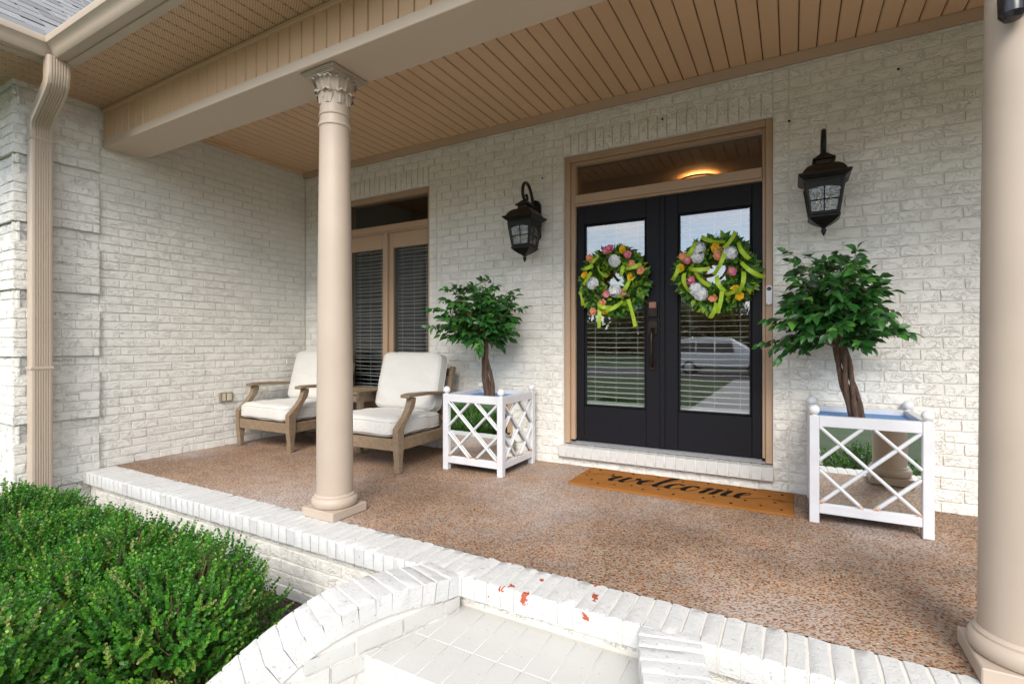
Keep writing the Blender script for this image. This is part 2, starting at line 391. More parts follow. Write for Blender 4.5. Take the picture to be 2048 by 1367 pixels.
def put(name, me, parent=None, loc=None, rz=0.0, rot=None, scale=None):
    o = bpy.data.objects.new(name, me); col.objects.link(o)
    if parent is not None: o.parent = parent
    if loc is not None: o.location = loc
    if rot is not None: o.rotation_euler = rot
    elif rz: o.rotation_euler = (0, 0, rz)
    if scale is not None: o.scale = scale
    return o
def tag(o, label=None, cat=None, group=None, kind=None):
    if label: o['label'] = label
    if cat: o['category'] = cat
    if group: o['group'] = group
    if kind: o['kind'] = kind
    return o
def thing(name, label, cat, loc=(0, 0, 0), rz=0.0, group=None):
    return tag(put(name, None, None, loc, rz), label, cat, group)
def fastmesh(name, V, F, mat, tint=None, smooth=True):
    """big leaf meshes from arrays; F is (n,k) of one face size"""
    V = np.asarray(V, np.float32); F = np.asarray(F, np.int32); n, kk = F.shape
    me = bpy.data.meshes.new(name)
    me.vertices.add(len(V)); me.vertices.foreach_set('co', V.ravel())
    me.loops.add(n * kk); me.loops.foreach_set('vertex_index', F.ravel())
    me.polygons.add(n); me.polygons.foreach_set('loop_start', np.arange(0, n * kk, kk, dtype=np.int32))
    me.update(calc_edges=True)
    if smooth: me.polygons.foreach_set('use_smooth', np.ones(n, bool))
    if tint is not None:
        a = me.attributes.new('tint', 'FLOAT', 'FACE'); a.data.foreach_set('value', np.asarray(tint, np.float32))
    me.materials.append(M[mat] if isinstance(mat, str) else mat)
    return me
def copy_tree(o, parent=None):
    c = o.copy(); col.objects.link(c); c.parent = parent
    for ch in list(o.children): copy_tree(ch, c)
    return c
plain('dark_groove', (.05, .03, .018), .8, var=.1)
def crust():
    k = NM('sooty_crust'); P = k.geo.outputs['Position']; k.set(k.ramp(k.noise(P, 60, 4), [(.3, (.06, .045, .03)), (.7, (.2, .16, .11))]), .95)
    tr = k.n('ShaderNodeBsdfTransparent'); ms = k.n('ShaderNodeMixShader')
    k.l(k.ramp(k.noise(P, 70, 4, .7), [(.45, 0.0), (.62, .55)]), ms.inputs[0]); k.l(tr.outputs[0], ms.inputs[1]); k.l(k.p.outputs[0], ms.inputs[2]); k.l(ms.outputs[0], k.out.inputs['Surface'])
    M['sooty_crust'] = k.m
crust()
# ------------------------------------------------------------------ ground and paving (setting)
GZ = -0.46
def sheet(name, x0, x1, y0, y1, z, mat): 
    return tag(MB().add([(x0, y0, z), (x1, y0, z), (x1, y1, z), (x0, y1, z)], [(0, 1, 2, 3)]).build(name, mat, smooth=0), kind='structure')
sheet('ground', -400, 400, -500, 300, GZ - .012, 'lawn')
sheet('planting_bed', -8.0, 7.0, -.4, 2.2, GZ - .004, 'mulch')
sheet('front_walk', -2.1, .35, -14.0, .9, GZ, 'concrete')
sheet('street', -200, 200, -22.5, -14.0, GZ - .006, 'asphalt')
sheet('porch_floor', -5.40, 4.6, 2.187, 4.4, 0.0, 'exposed_aggregate')

# ------------------------------------------------------------------ the house
YW, XL = 4.20, -5.30            # face of the front wall, face of the side wall
ZC = 3.19                       # porch ceiling
CH, BL, BH, JT = .076, .212, .0665, .010
house = thing('house', 'white painted brick house with tan porch ceiling, columns and black double doors', 'house')

def brick_variant(i, top=False):
    r = random.Random(100 + i); nx, nz = 5, 3
    w, h, d = .5, .5, 1.0      # unit brick, scaled per use: x length, y depth, z height
    vs = []; fs = []
    for k in range(nz):
        for j in range(nx):
            x = -w + j / (nx - 1); z = -h + k / (nz - 1)
            edge = j in (0, nx - 1) or k in (0, nz - 1)
            x += r.uniform(-.012, .012); z += r.uniform(-.04, .04)
            y = r.uniform(-.16, .10) + (.10 if edge else 0)
            vs.append((x * (.985 if edge else 1), y, z * (.93 if edge else 1)))
    ring = [j for j in range(nx)] + [nx * k + nx - 1 for k in range(1, nz)] + [nx * (nz - 1) + j for j in range(nx - 2, -1, -1)] + [nx * k for k in range(nz - 2, 0, -1)]
    fs += [(k * nx + j, k * nx + j + 1, (k + 1) * nx + j + 1, (k + 1) * nx + j) for k in range(nz - 1) for j in range(nx - 1)]
    n1 = len(vs)
    for q in ring:
        x, y, z = vs[q]; vs.append((x * 1.012, y + .22, z * 1.06))
    n2 = len(vs)
    for q in ring:
        x, y, z = vs[q]; vs.append((x * 1.012, 1.0, z * 1.06))
    m = len(ring)
    for a in range(m):
        b = (a + 1) % m
        fs.append((ring[b], ring[a], n1 + a, n1 + b)); fs.append((n1 + b, n1 + a, n2 + a, n2 + b))
    return vs, fs
VAR = [brick_variant(i) for i in range(14)]
BRICKMESH = {}
def brick_mesh(i, mat):
    if (i, mat) not in BRICKMESH:
        mb = MB(); mb.add(*VAR[i]); BRICKMESH[(i, mat)] = mb.mesh('brick', mat, 50)
    return BRICKMESH[(i, mat)]
DEPTH = .016
def lay(parent, items, frame, limit=300, name='brick', stuffname='brickwork'):
    """items: (a, z, length, height, proud, mat); frame maps (a, proud, z) into the world, rotation about z"""
    org, ang = frame; ca, sa = math.cos(ang), math.sin(ang); r = random.Random(len(items))
    full = []
    for (a, z, ln, ht, pr, mat) in items:
        pr += r.uniform(-.0022, .0022)
        p = Vector((org[0] + ca * a + sa * pr, org[1] + sa * a - ca * pr, z))
        dv = p - CAM; q = Matrix.Rotation(-R(29.2), 3, 'Z') @ dv
        vis = q.y > .1 and abs(q.x / q.y) < 1.06 and abs(q.z / q.y) < .72
        full.append((0 if vis else 1, dv.length, p, ln, ht, mat, r.randrange(len(VAR)), r.choice((1, -1))))
    full.sort(key=lambda t: t[:2])
    rest = {}
    for k, (nv, d, p, ln, ht, mat, vi, fl) in enumerate(full):
        sc = (ln * 1.0, DEPTH, ht * 1.0)
        if k < limit and not nv:
            put(name, brick_mesh(vi, mat), parent, p, rot=(0, 0 if fl > 0 else 0, ang), scale=sc)
        else:
            mb = rest.setdefault(mat, MB()); vs, fs = VAR[vi]
            mb.add([(p.x + ca * x * sc[0] - sa * y * sc[1], p.y + sa * x * sc[0] + ca * y * sc[1], p.z + z * sc[2]) for x, y, z in vs], fs)
    for mat, mb in rest.items(): tag(mb.build(stuffname, mat, parent, 50), kind='stuff')
def course_items(a0, a1, z0, z1, holes, mat='brick_paint', proud=0.0, seed=0, stacks=()):
    """running bond between a0 and a1; holes (a0,a1,z0,z1) stay open; stacks are columns of closers beside openings"""
    r = random.Random(seed); out = []; n0 = int(math.floor(z0 / CH + 1e-6)); n1 = int(math.ceil(z1 / CH - 1e-6))
    for n in range(n0, n1):
        zb = n * CH; zt = zb + BH; zm = zb + BH / 2
        if zm > z1 or zm < z0: continue
        segs = [(a0, a1)]
        cuts = [(h[0], h[1]) for h in holes if h[2] < zm < h[3]] 
        for s0, s1, q0, q1 in stacks:
            if q0 < zm < q1:
                out.append(((s0 + s1) / 2, zm, s1 - s0 - JT, BH, proud, mat)); cuts.append((s0, s1))
        for h0, h1 in cuts:
            ns = []
            for p0, p1 in segs:
                if h1 <= p0 or h0 >= p1: ns.append((p0, p1)); continue
                if h0 > p0: ns.append((p0, h0))
                if h1 < p1: ns.append((h1, p1))
            segs = ns
        off = (n % 2) * BL / 2 + r.uniform(-.012, .012)
        for p0, p1 in segs:
            x = math.floor((p0 - off) / BL) * BL + off; b = []
            while x < p1:
                l0, l1 = max(x, p0), min(x + BL, p1)
                if l1 - l0 > .004: b.append([l0, l1])
                x += BL
            if len(b) > 1 and b[0][1] - b[0][0] < .05: b[1][0] = b[0][0]; b.pop(0)
            if len(b) > 1 and b[-1][1] - b[-1][0] < .05: b[-2][1] = b[-1][1]; b.pop()
            for l0, l1 in b:
                j = r.uniform(.007, .013)
                if l1 - l0 > .02: out.append(((l0 + l1) / 2, zm + r.uniform(-.0015, .0015), l1 - l0 - j, BH + r.uniform(-.002, .001), proud, mat))
    return out

# --- front wall with door and window openings
DX0, DX1, DZ0, DZ1 = -1.815, -.126, .185, 2.785
WX0, WX1, WZ0, WZ1 = -4.665, -3.354, .185, 2.765
XR = 4.5
Ym = YW + .0085; TH = .11
fw = MB()
for x0, x1, z0, z1 in ((XL - .2, WX0, -.02, ZC + .1), (WX1, DX0, -.02, ZC + .1), (DX1, XR, -.02, ZC + .1),
                       (WX0, WX1, WZ1, ZC + .1), (DX0, DX1, DZ1, ZC + .1), (WX0, WX1, -.02, .07), (DX0, DX1, -.02, .07)):
    fw.box(x0, x1, Ym, Ym + TH, z0, z1)
front_wall = fw.build('front_wall', 'mortar_paint', house, 0)
SOLD = .205
holes = [(DX0, DX1, .07, DZ1 + SOLD), (WX0, WX1, .07, WZ1 + SOLD)]
stacks = [(DX0 - .106, DX0, -.1, DZ1 + .0), (DX1, DX1 + .106, -.1, DZ1 + .3), (WX1, WX1 + .106, -.1, WZ1), (WX0 - .106, WX0, -.1, WZ1)]
stacks += [(DX0 - .212, DX0 - .106, -.1, 1.9)]
it = course_items(XL, XR, 0.004, ZC - .01, holes, seed=3, stacks=stacks)
def soldiers(x0, x1, z0):
    n = round((x1 - x0) / .0757); p = (x1 - x0) / n
    return [(x0 + (i + .5) * p, z0 + SOLD / 2, p - .008, SOLD - .01, .001 + rnd.uniform(0, .004), 'brick_paint') for i in range(n)]
it += soldiers(DX0, DX1, DZ1) + soldiers(WX0, WX1, WZ1)
lay(front_wall, it, ((0, YW), 0))
# small rough plugs and nail holes in the front wall
for x, z in ((-.02, 2.72), (.62, 2.93), (-2.02, 2.62), (-.93, 2.93)):
    MB().lathe([(0, 0), (.007, 0), (.009, .004), (.0, .005)], (0, 0, 0), 10, Matrix.Rotation(R(90), 4, 'X')).build('nail_hole', 'black_plastic', front_wall, loc=(x, YW - .003, z))

# --- brick sill under the door and window
def sill(x0, x1):
    n = round((x1 - x0 + .0) / .077); p = (x1 - x0) / n
    for i in range(n):
        mb = MB(); r = random.Random(i + int(x0 * 50))
        mb.bbox(-p / 2 + .002, p / 2 - .002, -.053 + r.uniform(-.002, .002), .10, .078, .178 + r.uniform(-.0015, .0015), .005)
        mb.build('sill_brick', 'chipped_paint' if False else 'ledge_paint', front_wall, 40, loc=(x0 + (i + .5) * p, YW, 0))
for x0, x1 in ((DX0 - .03, DX1 + .01), (WX0, WX1)):
    sill(x0, x1); MB().box(x0 + .004, x1 - .004, YW - .0475, YW + .12, .0785, .1735).build('sill_mortar', 'mortar_paint', front_wall, 0)

# --- side wall with quoins, and the wing's front face round the corner
YQ, YC2 = 2.07, 1.53            # quoin zone on the side wall: corner to 2.07
QP = .024
def in_block(z): return ((z - .468) % .532) < .38 - .0
sw = MB(); Xm = XL - .0085
sw.box(Xm - TH, Xm, YC2 + .0085 + TH, YW + .004, GZ - .02, ZC + .02)
sw.box(-6.6, Xm, YC2 + .0085, YC2 + .0085 + TH, GZ - .02, ZC + .02)
k0 = -2
for kk in range(-2, 6):
    zb = .468 + kk * .532 - .004; zt = zb + .38
    if zt > ZC: zt = ZC - .01
    if zb > ZC: break
    sw.box(Xm - .02, Xm + QP, YC2 + .0085 - QP, YQ - .004, max(zb, GZ), zt)
    sw.box(-5.85, Xm - .02, YC2 + .0085 - QP, YC2 + .03, max(zb, GZ), zt - .002)
side_wall = sw.build('side_wall', 'mortar_paint', house, 0)
it = course_items(YQ, YW, GZ, ZC - .01, [(YQ, 2.35, -9, -.02)], seed=11)
qi = course_items(YC2 - QP, YQ, GZ, ZC - .01, [], seed=12)
for a, z, ln, ht, pr, mat in qi:
    blk = in_block(z); mat = 'brick_paint'
    it.append((a, z, ln, ht, QP if blk else 0.0, mat))
lay(side_wall, it, ((XL, 0), R(90)), 320)
wi = course_items(-6.6, XL + QP + .003, GZ, ZC - .01, [], seed=13)
lay(side_wall, [(a, z, ln, ht, (QP if in_block(z) and a > -5.87 else 0.0), m_) for a, z, ln, ht, pr, m_ in wi], ((0, YC2), 0), 120)
# mould streaks where the downspout straps used to be: thin dark lichen crust on the joints
for z, l in ((1.757, .22), (1.615, .10), (1.335, .22), (.948, .20), (.62, .10)):
    mb = MB(); r = random.Random(int(z * 100)); n = 12
    top = [(l * i / n, .006 + .010 * (1 - i / n) + r.uniform(-.004, .005)) for i in range(n + 1)]; bot = [(l * i / n, -.008 * (1 - i / n) + r.uniform(-.005, .004)) for i in range(n + 1)]
    vs = [(0, a, b) for a, b in top] + [(0, a, b) for a, b in bot]
    mb.add(vs, [(i, i + 1, n + 2 + i, n + 1 + i) for i in range(n)])
    vs2 = [(-.01, a, b) for a, b in top] + [(-.01, a, b) for a, b in bot]
    mb.build('lichen_crust', 'sooty_crust', side_wall, 0, loc=(XL + (QP + .0045 if in_block(z) else .0045), 1.735, z))

# --- porch base wall, brick ledge
YB = 2.0; YLF, YLB = 1.945, 2.19
XE = 4.55
pb = MB(); pb.box(XL + .004, XE, YB + .0085, 2.4, GZ - .02, -.095)
porch_wall = pb.build('porch_wall', 'mortar_paint', house, 0)
it = course_items(XL + .03, -1.60, GZ, -.10, [], seed=21); it += course_items(-.30, XE, GZ, -.10, [], seed=22); it += course_items(-1.5, -.4, -.14 , -.095, [], seed=23)
lay(porch_wall, it, ((0, YB), 0), 300)
ledge = MB().box(XL + .003, XE, YLF + .0065, YLB - .003, -.0935, -.0045).build('ledge', 'mortar_paint', house, 0)
def rowlock(seed, w, d, h, b=.007):
    """rough brick on edge: grid box with uneven faces; origin at the middle of its top"""
    r = random.Random(seed); mb = MB(); nx, ny = 2, 4
    g = [[(-w / 2 + w * i / nx, -d / 2 + d * j / ny) for j in range(ny + 1)] for i in range(nx + 1)]
    vs = []; 
    def ring(off, z, jit):
        pts = []
        path = [(i, 0) for i in range(nx + 1)] + [(nx, j) for j in range(1, ny + 1)] + [(i, ny) for i in range(nx - 1, -1, -1)] + [(0, j) for j in range(ny - 1, 0, -1)]
        for i, j in path:
            x, y = g[i][j]; sx = (abs(x) - off) / abs(x) if abs(x) > 1e-6 and i in (0, nx) else 1; sy = (abs(y) - off) / abs(y) if j in (0, ny) and abs(y) > 1e-6 else 1
            pts.append((x * sx + r.uniform(-jit, jit), y * sy + r.uniform(-jit, jit) * 1.6, z + r.uniform(-jit, jit)))
        return pts
    r0 = ring(b, -.001, .0018); r1 = ring(.001, -b - .001, .0015); r2 = ring(.001, -h, .0008); m = len(r0)
    vs = r0 + r1 + r2; fs = []
    for a in range(m):
        c = (a + 1) % m; fs += [(a, m + a, m + c, c), (m + a, 2 * m + a, 2 * m + c, m + c)]
    top = {}
    path = [(i, 0) for i in range(nx + 1)] + [(nx, j) for j in range(1, ny + 1)] + [(i, ny) for i in range(nx - 1, -1, -1)] + [(0, j) for j in range(ny - 1, 0, -1)]
    for q, ij in enumerate(path): top[ij] = q
    for i in range(1, nx):
        for j in range(1, ny):
            top[(i, j)] = len(vs); x, y = g[i][j]; vs.append((x, y, r.uniform(-.002, .003)))
    for i in range(nx):
        for j in range(ny): fs.append((top[(i, j)], top[(i + 1, j)], top[(i + 1, j + 1)], top[(i, j + 1)]))
    return MB().add(vs, fs)
RL = [rowlock(i, .0668, .245, .095).mesh('ledge_brick', 'ledge_paint', 40) for i in range(9)]
RC = [rowlock(20 + i, .0668, .245, .095).mesh('ledge_brick', 'chipped_paint', 40) for i in range(4)]
n = int((XE - XL - .01) / .0703)
for i in range(n):
    x = XL + .04 + i * .0703; chip = -1.24 < x < -.98 or -.80 < x < -.74
    put('ledge_brick', rnd.choice(RC if chip else RL), ledge, (x, (YLF + YLB) / 2 + rnd.uniform(-.0015, .0015), .0025 + rnd.uniform(-.0012, .0012)), rz=rnd.uniform(-.005, .005) + (math.pi if rnd.random() < .5 and not chip else 0))

# --- steps between flared cheek walls
IN_L = [(-1.37, 1.96, .002), (-1.395, 1.84, .018), (-1.45, 1.68, .042), (-1.506, 1.52, .048), (-1.555, 1.37, .034), (-1.60, 1.27, .004), (-1.645, 1.19, -.045), (-1.69, 1.094, -.108), (-1.74, .99, -.19), (-1.79, .87, -.27), (-1.84, .73, -.34), (-1.88, .56, -.375)]
XS = -.945
IN_R = [(2 * XS - x, y, min(z, .006)) for x, y, z in IN_L]
def dense(path, step):
    P = [Vector(p) for p in path]; out = []
    def cr(p0, p1, p2, p3, t): return .5 * ((2 * p1) + (-p0 + p2) * t + (2 * p0 - 5 * p1 + 4 * p2 - p3) * t * t + (-p0 + 3 * p1 - 3 * p2 + p3) * t ** 3)
    fine = []
    for i in range(len(P) - 1):
        for k in range(24): fine.append(cr(P[max(i - 1, 0)], P[i], P[i + 1], P[min(i + 2, len(P) - 1)], k / 24))
    fine.append(P[-1]); acc = 0; out = [fine[0]]
    for a, b in zip(fine, fine[1:]):
        acc += (b - a).length
        if acc >= step: out.append(b); acc = 0
    return out
def cheek(path, side, label):
    """side -1: wall lies on the -X side of its inner face"""
    D = dense(path, .0715); CW, CHT = .225, .092
    def nrm(i):
        t = D[min(i + 1, len(D) - 1)] - D[max(i - 1, 0)]; t.z = 0; t.normalize(); nn = Vector((-t.y, t.x, 0)); 
        return nn if nn.x * side > 0 else -nn
    mb = MB(); vs = []; n = len(D)
    for i, p in enumerate(D):
        q = nrm(i); a = p + q * .013; b = p + q * (CW - .014)
        vs += [(a.x, a.y, GZ - .02), (a.x, a.y, p.z - .006), (b.x, b.y, p.z - .006), (b.x, b.y, GZ - .02)]
    fs = []
    for i in range(n - 1):
        for k in range(4): fs.append((i * 4 + k, i * 4 + (k + 1) % 4, (i + 1) * 4 + (k + 1) % 4, (i + 1) * 4 + k))
    fs += [(0, 1, 2, 3), tuple((n - 1) * 4 + k for k in range(4))]
    w_ = MB().add(vs, fs).build('cheek_wall', 'mortar_paint', house, 30); tag(w_, label)
    for i in range(n - 1):
        q0, q1 = nrm(i), nrm(i + 1); a, e = D[i], D[i + 1]; t = (e - a).normalized()
        up0 = q0.cross(t); up0 = up0 if up0.z > 0 else -up0
        c000, c100 = a + t * .0012, e - t * .0012; mid = (a + e) / 2 + (q0 + q1) * CW / 4; r_ = rnd.uniform(-.0015, .0015)
        vs, fs = CAPV[i % 7]; out = []
        for x_, y_, z_ in vs:      # x along the path, y across, z down from the top
            fx_ = x_ / .0675 + .5; fy_ = y_ / .222 + .5
            p = c000.lerp(c100, fx_) + q0.lerp(q1, fx_) * (fy_ * CW - .002) + up0 * (z_ + r_); out.append(p - mid)
        MB().add(out, fs).build('cap_brick', 'ledge_paint', w_, 40, loc=mid)
    # face bricks on the inner side
    zc = -.15 + CH * 3
    S = 0.0
    cum = [0.0]
    for a, b in zip(D, D[1:]): cum.append(cum[-1] + ((b - a).xy).length)
    def at(s):
        for i in range(n - 1):
            if cum[i + 1] >= s: break
        f = (s - cum[i]) / max(1e-6, cum[i + 1] - cum[i]); return D[i].lerp(D[i + 1], min(1, f)), nrm(i), (D[i + 1] - D[i])
    for c in range(-5, 3):
        z = c * CH - .001 - .04
        s = -.106 * (c % 2)
        while s < cum[-1]:
            s0, s1 = max(0.0, s), min(cum[-1], s + BL)
            s += BL
            if s1 - s0 < .06: continue
            p, q, t = at((s0 + s1) / 2); pa, _, _ = at(s0 + .002); pb_, _, _ = at(s1 - .002)
            zlim = min(pa.z, pb_.z) - CHT - .004
            ht = BH
            if z + ht / 2 > zlim:
                ht2 = zlim - (z - ht / 2)
                if ht2 < .022: continue
                zz = z - ht / 2 + ht2 / 2; ht = ht2
            else: zz = z
            if zz - ht / 2 < GZ: continue
            e = (pb_ - pa); ang = math.atan2(e.y, e.x)
            base = (pa + pb_) / 2
            for face in (0, 1):
                nn = -q if face == 0 else q; base_ = base; off = base + (Vector((0, 0, 0)) if face == 0 else q * (CW - .004)); 
                a_ = math.atan2(nn.x, -nn.y)
                o = put('brick', brick_mesh(rnd.randrange(len(VAR)), 'tread_paint' if face == 0 else 'brick_paint'), w_, (off.x, off.y, zz), rz=a_, scale=((pb_ - pa).xy.length - .008, DEPTH, ht))
    return w_
CAPV = [(lambda m: (m.v, m.f))(rowlock(40 + i, .0675, .222, .094, .0045)) for i in range(7)]
cheek(IN_L, -1, 'curved brick cheek wall beside the boxwood shrubs'); cheek(IN_R, 1, 'curved brick cheek wall on the column side of the steps')
steps = MB()
steps.box(-1.60, -.29, 1.489, 2.004, GZ - .01, -.1668); steps.box(-1.74, -.15, 1.045, 1.4885, GZ - .01, -.3218)
steps_o = steps.build('steps', 'tread_paint', house, 0)
def tread_bricks(x0, x1, rows, z):
    p = .115; n = int((x1 - x0) / p)
    for (y0, y1) in rows:
        off = rnd.uniform(0, .03)
        for i in range(n):
            mb = MB(); mb.bbox(-p / 2 + .0035, p / 2 - .0035, -(y1 - y0) / 2 + .003, (y1 - y0) / 2 - .003, -.06, 0, .0018)
            o = mb.build('tread_brick', 'tread_paint', steps_o, 40, loc=(x0 + off + (i + .5) * p, (y0 + y1) / 2, z + rnd.uniform(-.0004, .0004)))
tread_bricks(-1.60, -.30, ((1.485, 1.707), (1.7075, 1.99)), -.165)
tread_bricks(-1.73, -.16, ((1.04, 1.26), (1.2605, 1.48)), -.32)

# --- porch ceiling boards, crown, beam, soffit
BP = .1136
ceil = MB().box(XL - .1, XR, 2.30, YW + .1, ZC + .012, ZC + .03).build('porch_ceiling', 'dark_groove', house, 0)
def board_mesh(name, ln, mat, axis):
    """V-edged board: face width BP less groove, raised lips; runs along y (axis 'y') facing down, or along z facing -y"""
    h = BP / 2; prof = [(-h + .001, .012), (-h + .001, .007), (-h + .0045, .0045), (-h + .008, 0), (h - .009, 0), (h - .0055, .0045), (h - .0045, .011), (h - .0045, .012)]
    mb = MB()
    vs = []; n = len(prof)
    for e in (0, ln):
        for x, d in prof: vs.append((x, e, d) if axis == 'y' else (x, d, e))
    mb.add(vs, [(i, i + 1, n + i + 1, n + i) for i in range(n - 1)] + [tuple(range(n)), tuple(range(n, 2 * n))])
    return mb.mesh(name, mat, 25)
bm_ = board_mesh('ceiling_board', YW - .03 - 2.41, 'vinyl_board', 'y')
nb = int((XR - XL) / BP)
for i in range(nb): put('ceiling_board', bm_, ceil, (XL + (i + .5) * BP, 2.42, ZC + rnd.uniform(-.0008, .0008)))
crown = MB().sweep([(0, 0), (-.018, 0), (-.024, .012), (-.03, .03), (-.045, .048), (-.048, .062), (0, .062)], (XL + .002, YW - .007, ZC - .063), (XR, YW - .007, ZC - .063), out=Vector((0, 1, 0)))
crown.build('crown_moulding', 'trim_paint', house, 30)
MB().sweep([(0, 0), (.018, 0), (.03, .018), (.03, .03), (0, .03)], (XL + .007, 2.45, ZC - .031), (XL + .007, YW - .06, ZC - .031), out=Vector((1, 0, 0))).build('edge_trim', 'vinyl_board', house, 30)
BY0, BY1, BZ = 2.10, 2.43, 2.815
ZS = 3.15
bb = MB(); bb.box(XL - .05, XR, BY0 + .016, BY1, BZ + .004, ZC + .02)
beam = bb.build('beam', 'beam_metal', house, 0)
MB().bbox(XL + .004, XR, BY0 - .004, BY1 - .05, BZ - .002, BZ + .003, .001).build('beam_cover', 'beam_metal', beam, 30)
MB().bbox(XL + .004, XR, BY0 - .008, BY0 + .0155, BZ - .006, BZ + .062, .004).build('lower_trim', 'beam_metal', beam, 30)
MB().bbox(XL + .004, XR, BY0 - .016, BY0 + .0155, ZS - .036, ZS - .004, .004).build('upper_trim', 'vinyl_board', beam, 30)
fb = board_mesh('fascia_board', ZS - .034 - BZ - .058, 'vinyl_board', 'z')
for i in range(nb): put('fascia_board', fb, beam, (XL + (i + .5) * BP, BY0, BZ + .06))
soffit = MB().box(XL - 1.4, XR, 1.60, 2.20, ZS + .012, ZS + .03).box(XL - 1.4, -4.70, .2, 1.599, ZS + .012, ZS + .03).build('soffit', 'dark_groove', house, 0)
sb = board_mesh('soffit_board', .475, 'perforated_vinyl', 'y'); sb2 = board_mesh('soffit_board', 1.90, 'perforated_vinyl', 'y')
for i in range(nb): 
    x = XL + (i + .5) * BP
    if x < -4.72: put('soffit_board', sb2, soffit, (x, .2, ZS))
    else: put('soffit_board', sb, soffit, (x, 1.63, ZS))
for i in range(10): put('soffit_board', sb2, soffit, (XL - (i + .5) * BP, .2 - .4, ZS))
# fascia edge and gutters
GP = [(0, 0), (-.062, 0), (-.075, .012), (-.082, .040), (-.100, .062), (-.122, .078), (-.128, .105), (-.128, .118), (-.121, .121), (-.118, .110), (-.112, .085), (-.06, .02), (-.01, .015), (-.01, .12), (0, .12)]
EY = 1.605; EX = -4.715; GB = ZS - .012
MB().bbox(EX - .02, XR, EY - .0, EY + .055, ZS - .022, ZS + .10, .003).bbox(EX - .055, EX, .2, EY + .055, ZS - .0225, ZS + .0995, .003).build('fascia_edge', 'gutter_metal', house, 30)
def gutter_mesh():
    mb = MB(); n = len(GP)
    # porch run (along x), mitred into the wing run (along y) at the inside corner
    a = [(EX - o, EY + o, GB + z) for o, z in GP]; b = [(XR, EY + o, GB + z) for o, z in GP]; c = [(EX - o, .2, GB + z) for o, z in GP]
    mb.add(a + b, [(i, (i + 1) % n, n + (i + 1) % n, n + i) for i in range(n)] + [tuple(range(n, 2 * n))])
    mb.add(a + c, [(i, (i + 1) % n, n + (i + 1) % n, n + i) for i in range(n)] + [tuple(range(n, 2 * n))])
    return mb
gutter = gutter_mesh().build('gutter', 'gutter_metal', house, 40)
MB().sweep([(o * 1.02 - .002, z * 1.01 - .002) for o, z in GP], (EX + .075, .0, 0), (EX + .079, .0, 0), out=Vector((0, 1, 0))).build('gutter_seam', 'gutter_metal', gutter, 40, loc=(.0, EY, GB))
# downspout: ribbed rectangular pipe with two elbows
def downspout():
    path = [Vector(p) for p in ((-4.655, 1.565, GB + .01), (-4.655, 1.565, 3.03), (-4.665, 1.566, 2.985), (-4.71, 1.572, 2.952), (-5.09, 1.625, 2.86), (-5.145, 1.633, 2.838), (-5.19, 1.64, 2.80), (-5.205, 1.645, 2.74), (-5.205, 1.645, -.40))]
    prof = []
    W2, D2 = .066, .048      # half extents: along the wall (y), out from the wall (x)
    ribs = [(-.038 + .0152 * i) for i in range(6)]
    prof += [(-D2 + .01, -W2), (D2 - .012, -W2), (D2 - .003, -W2 + .004), (D2, -W2 + .013)]
    for q in ribs: prof += [(D2, q - .0042), (D2 - .006, q - .0018), (D2 - .006, q + .0018), (D2, q + .0042)]
    prof += [(D2, W2 - .013), (D2 - .003, W2 - .004), (D2 - .012, W2), (-D2 + .01, W2), (-D2, W2 - .01), (-D2, -W2 + .01)]
    n = len(prof); vs = []
    for i, p in enumerate(path):
        t = (path[min(i + 1, len(path) - 1)] - path[max(i - 1, 0)]).normalized()
        yv = Vector((0, 1, 0)); yv = (yv - t * yv.dot(t)).normalized(); xv = yv.cross(t); xv = xv if xv.x > 0 or t.z > -.3 else -xv
        if xv.dot(Vector((1, 0, -.2 if i > 3 else 0))) < 0: xv = -xv
        vs += [p + xv * a + yv * b for a, b in prof]
    fs = [(i * n + k, i * n + (k + 1) % n, (i + 1) * n + (k + 1) % n, (i + 1) * n + k) for i in range(len(path) - 1) for k in range(n)]
    return MB().add(vs, fs)
ds = downspout().build('downspout', 'gutter_metal', gutter, 40)
for z in (2.70, .9): MB().bbox(-5.262, -5.154, 1.573, 1.717, z - .012, z + .012, .003).build('pipe_strap', 'gutter_metal', gutter, 30)

# --- wing roof of asphalt shingles (seen over the gutter) and porch roof
PITCH = R(41); EXR = EX + .09
roof = MB().add([(EXR, .0, GB + .118), (EXR, 1.6, GB + .118), (EXR - 3.2, 4.8, GB + .118 + 3.2 * math.tan(PITCH)), (EXR - 3.2, .0, GB + .118 + 3.2 * math.tan(PITCH))], [(0, 1, 2, 3)]).build('roof', 'asphalt_shingle', house, 0)
MB().add([(EXR, EY - .09, GB + .1175), (XR, EY - .09, GB + .1175), (XR, EY + 3.1, GB + .1175 + 3.2 * math.tan(PITCH)), (EXR - 3.2, EY + 3.1, GB + .1175 + 3.2 * math.tan(PITCH))], [(0, 1, 2, 3)]).build('porch_roof', 'asphalt_shingle', house, 0)
shm = MB().bbox(0, .144, -.0, .30, 0, .006, .002).mesh('shingle', 'asphalt_shingle', 30)
for c in range(16):
    d = .02 + c * .125; y = .35 + (c % 2) * .15 + rnd.uniform(-.05, .05); 
    xb, zb = EXR - d * math.cos(PITCH), GB + .122 + d * math.sin(PITCH)
    while y < 1.28 + d * math.cos(PITCH):
        o = put('shingle', shm, roof, (xb, y, zb + .004)); o.rotation_euler = (0, PITCH - R(3.0), math.pi) if False else (0, R(180) + PITCH - R(2.2), 0)
        o.rotation_euler = Matrix(((-math.cos(PITCH - R(2)), 0, -math.sin(PITCH - R(2))), (0, 1, 0), (math.sin(PITCH - R(2)), 0, -math.cos(PITCH - R(2))))).to_euler()
        o.scale = (1, rnd.uniform(.85, 1.0), -1 if False else 1)
        o.location.z += .004; y += .305

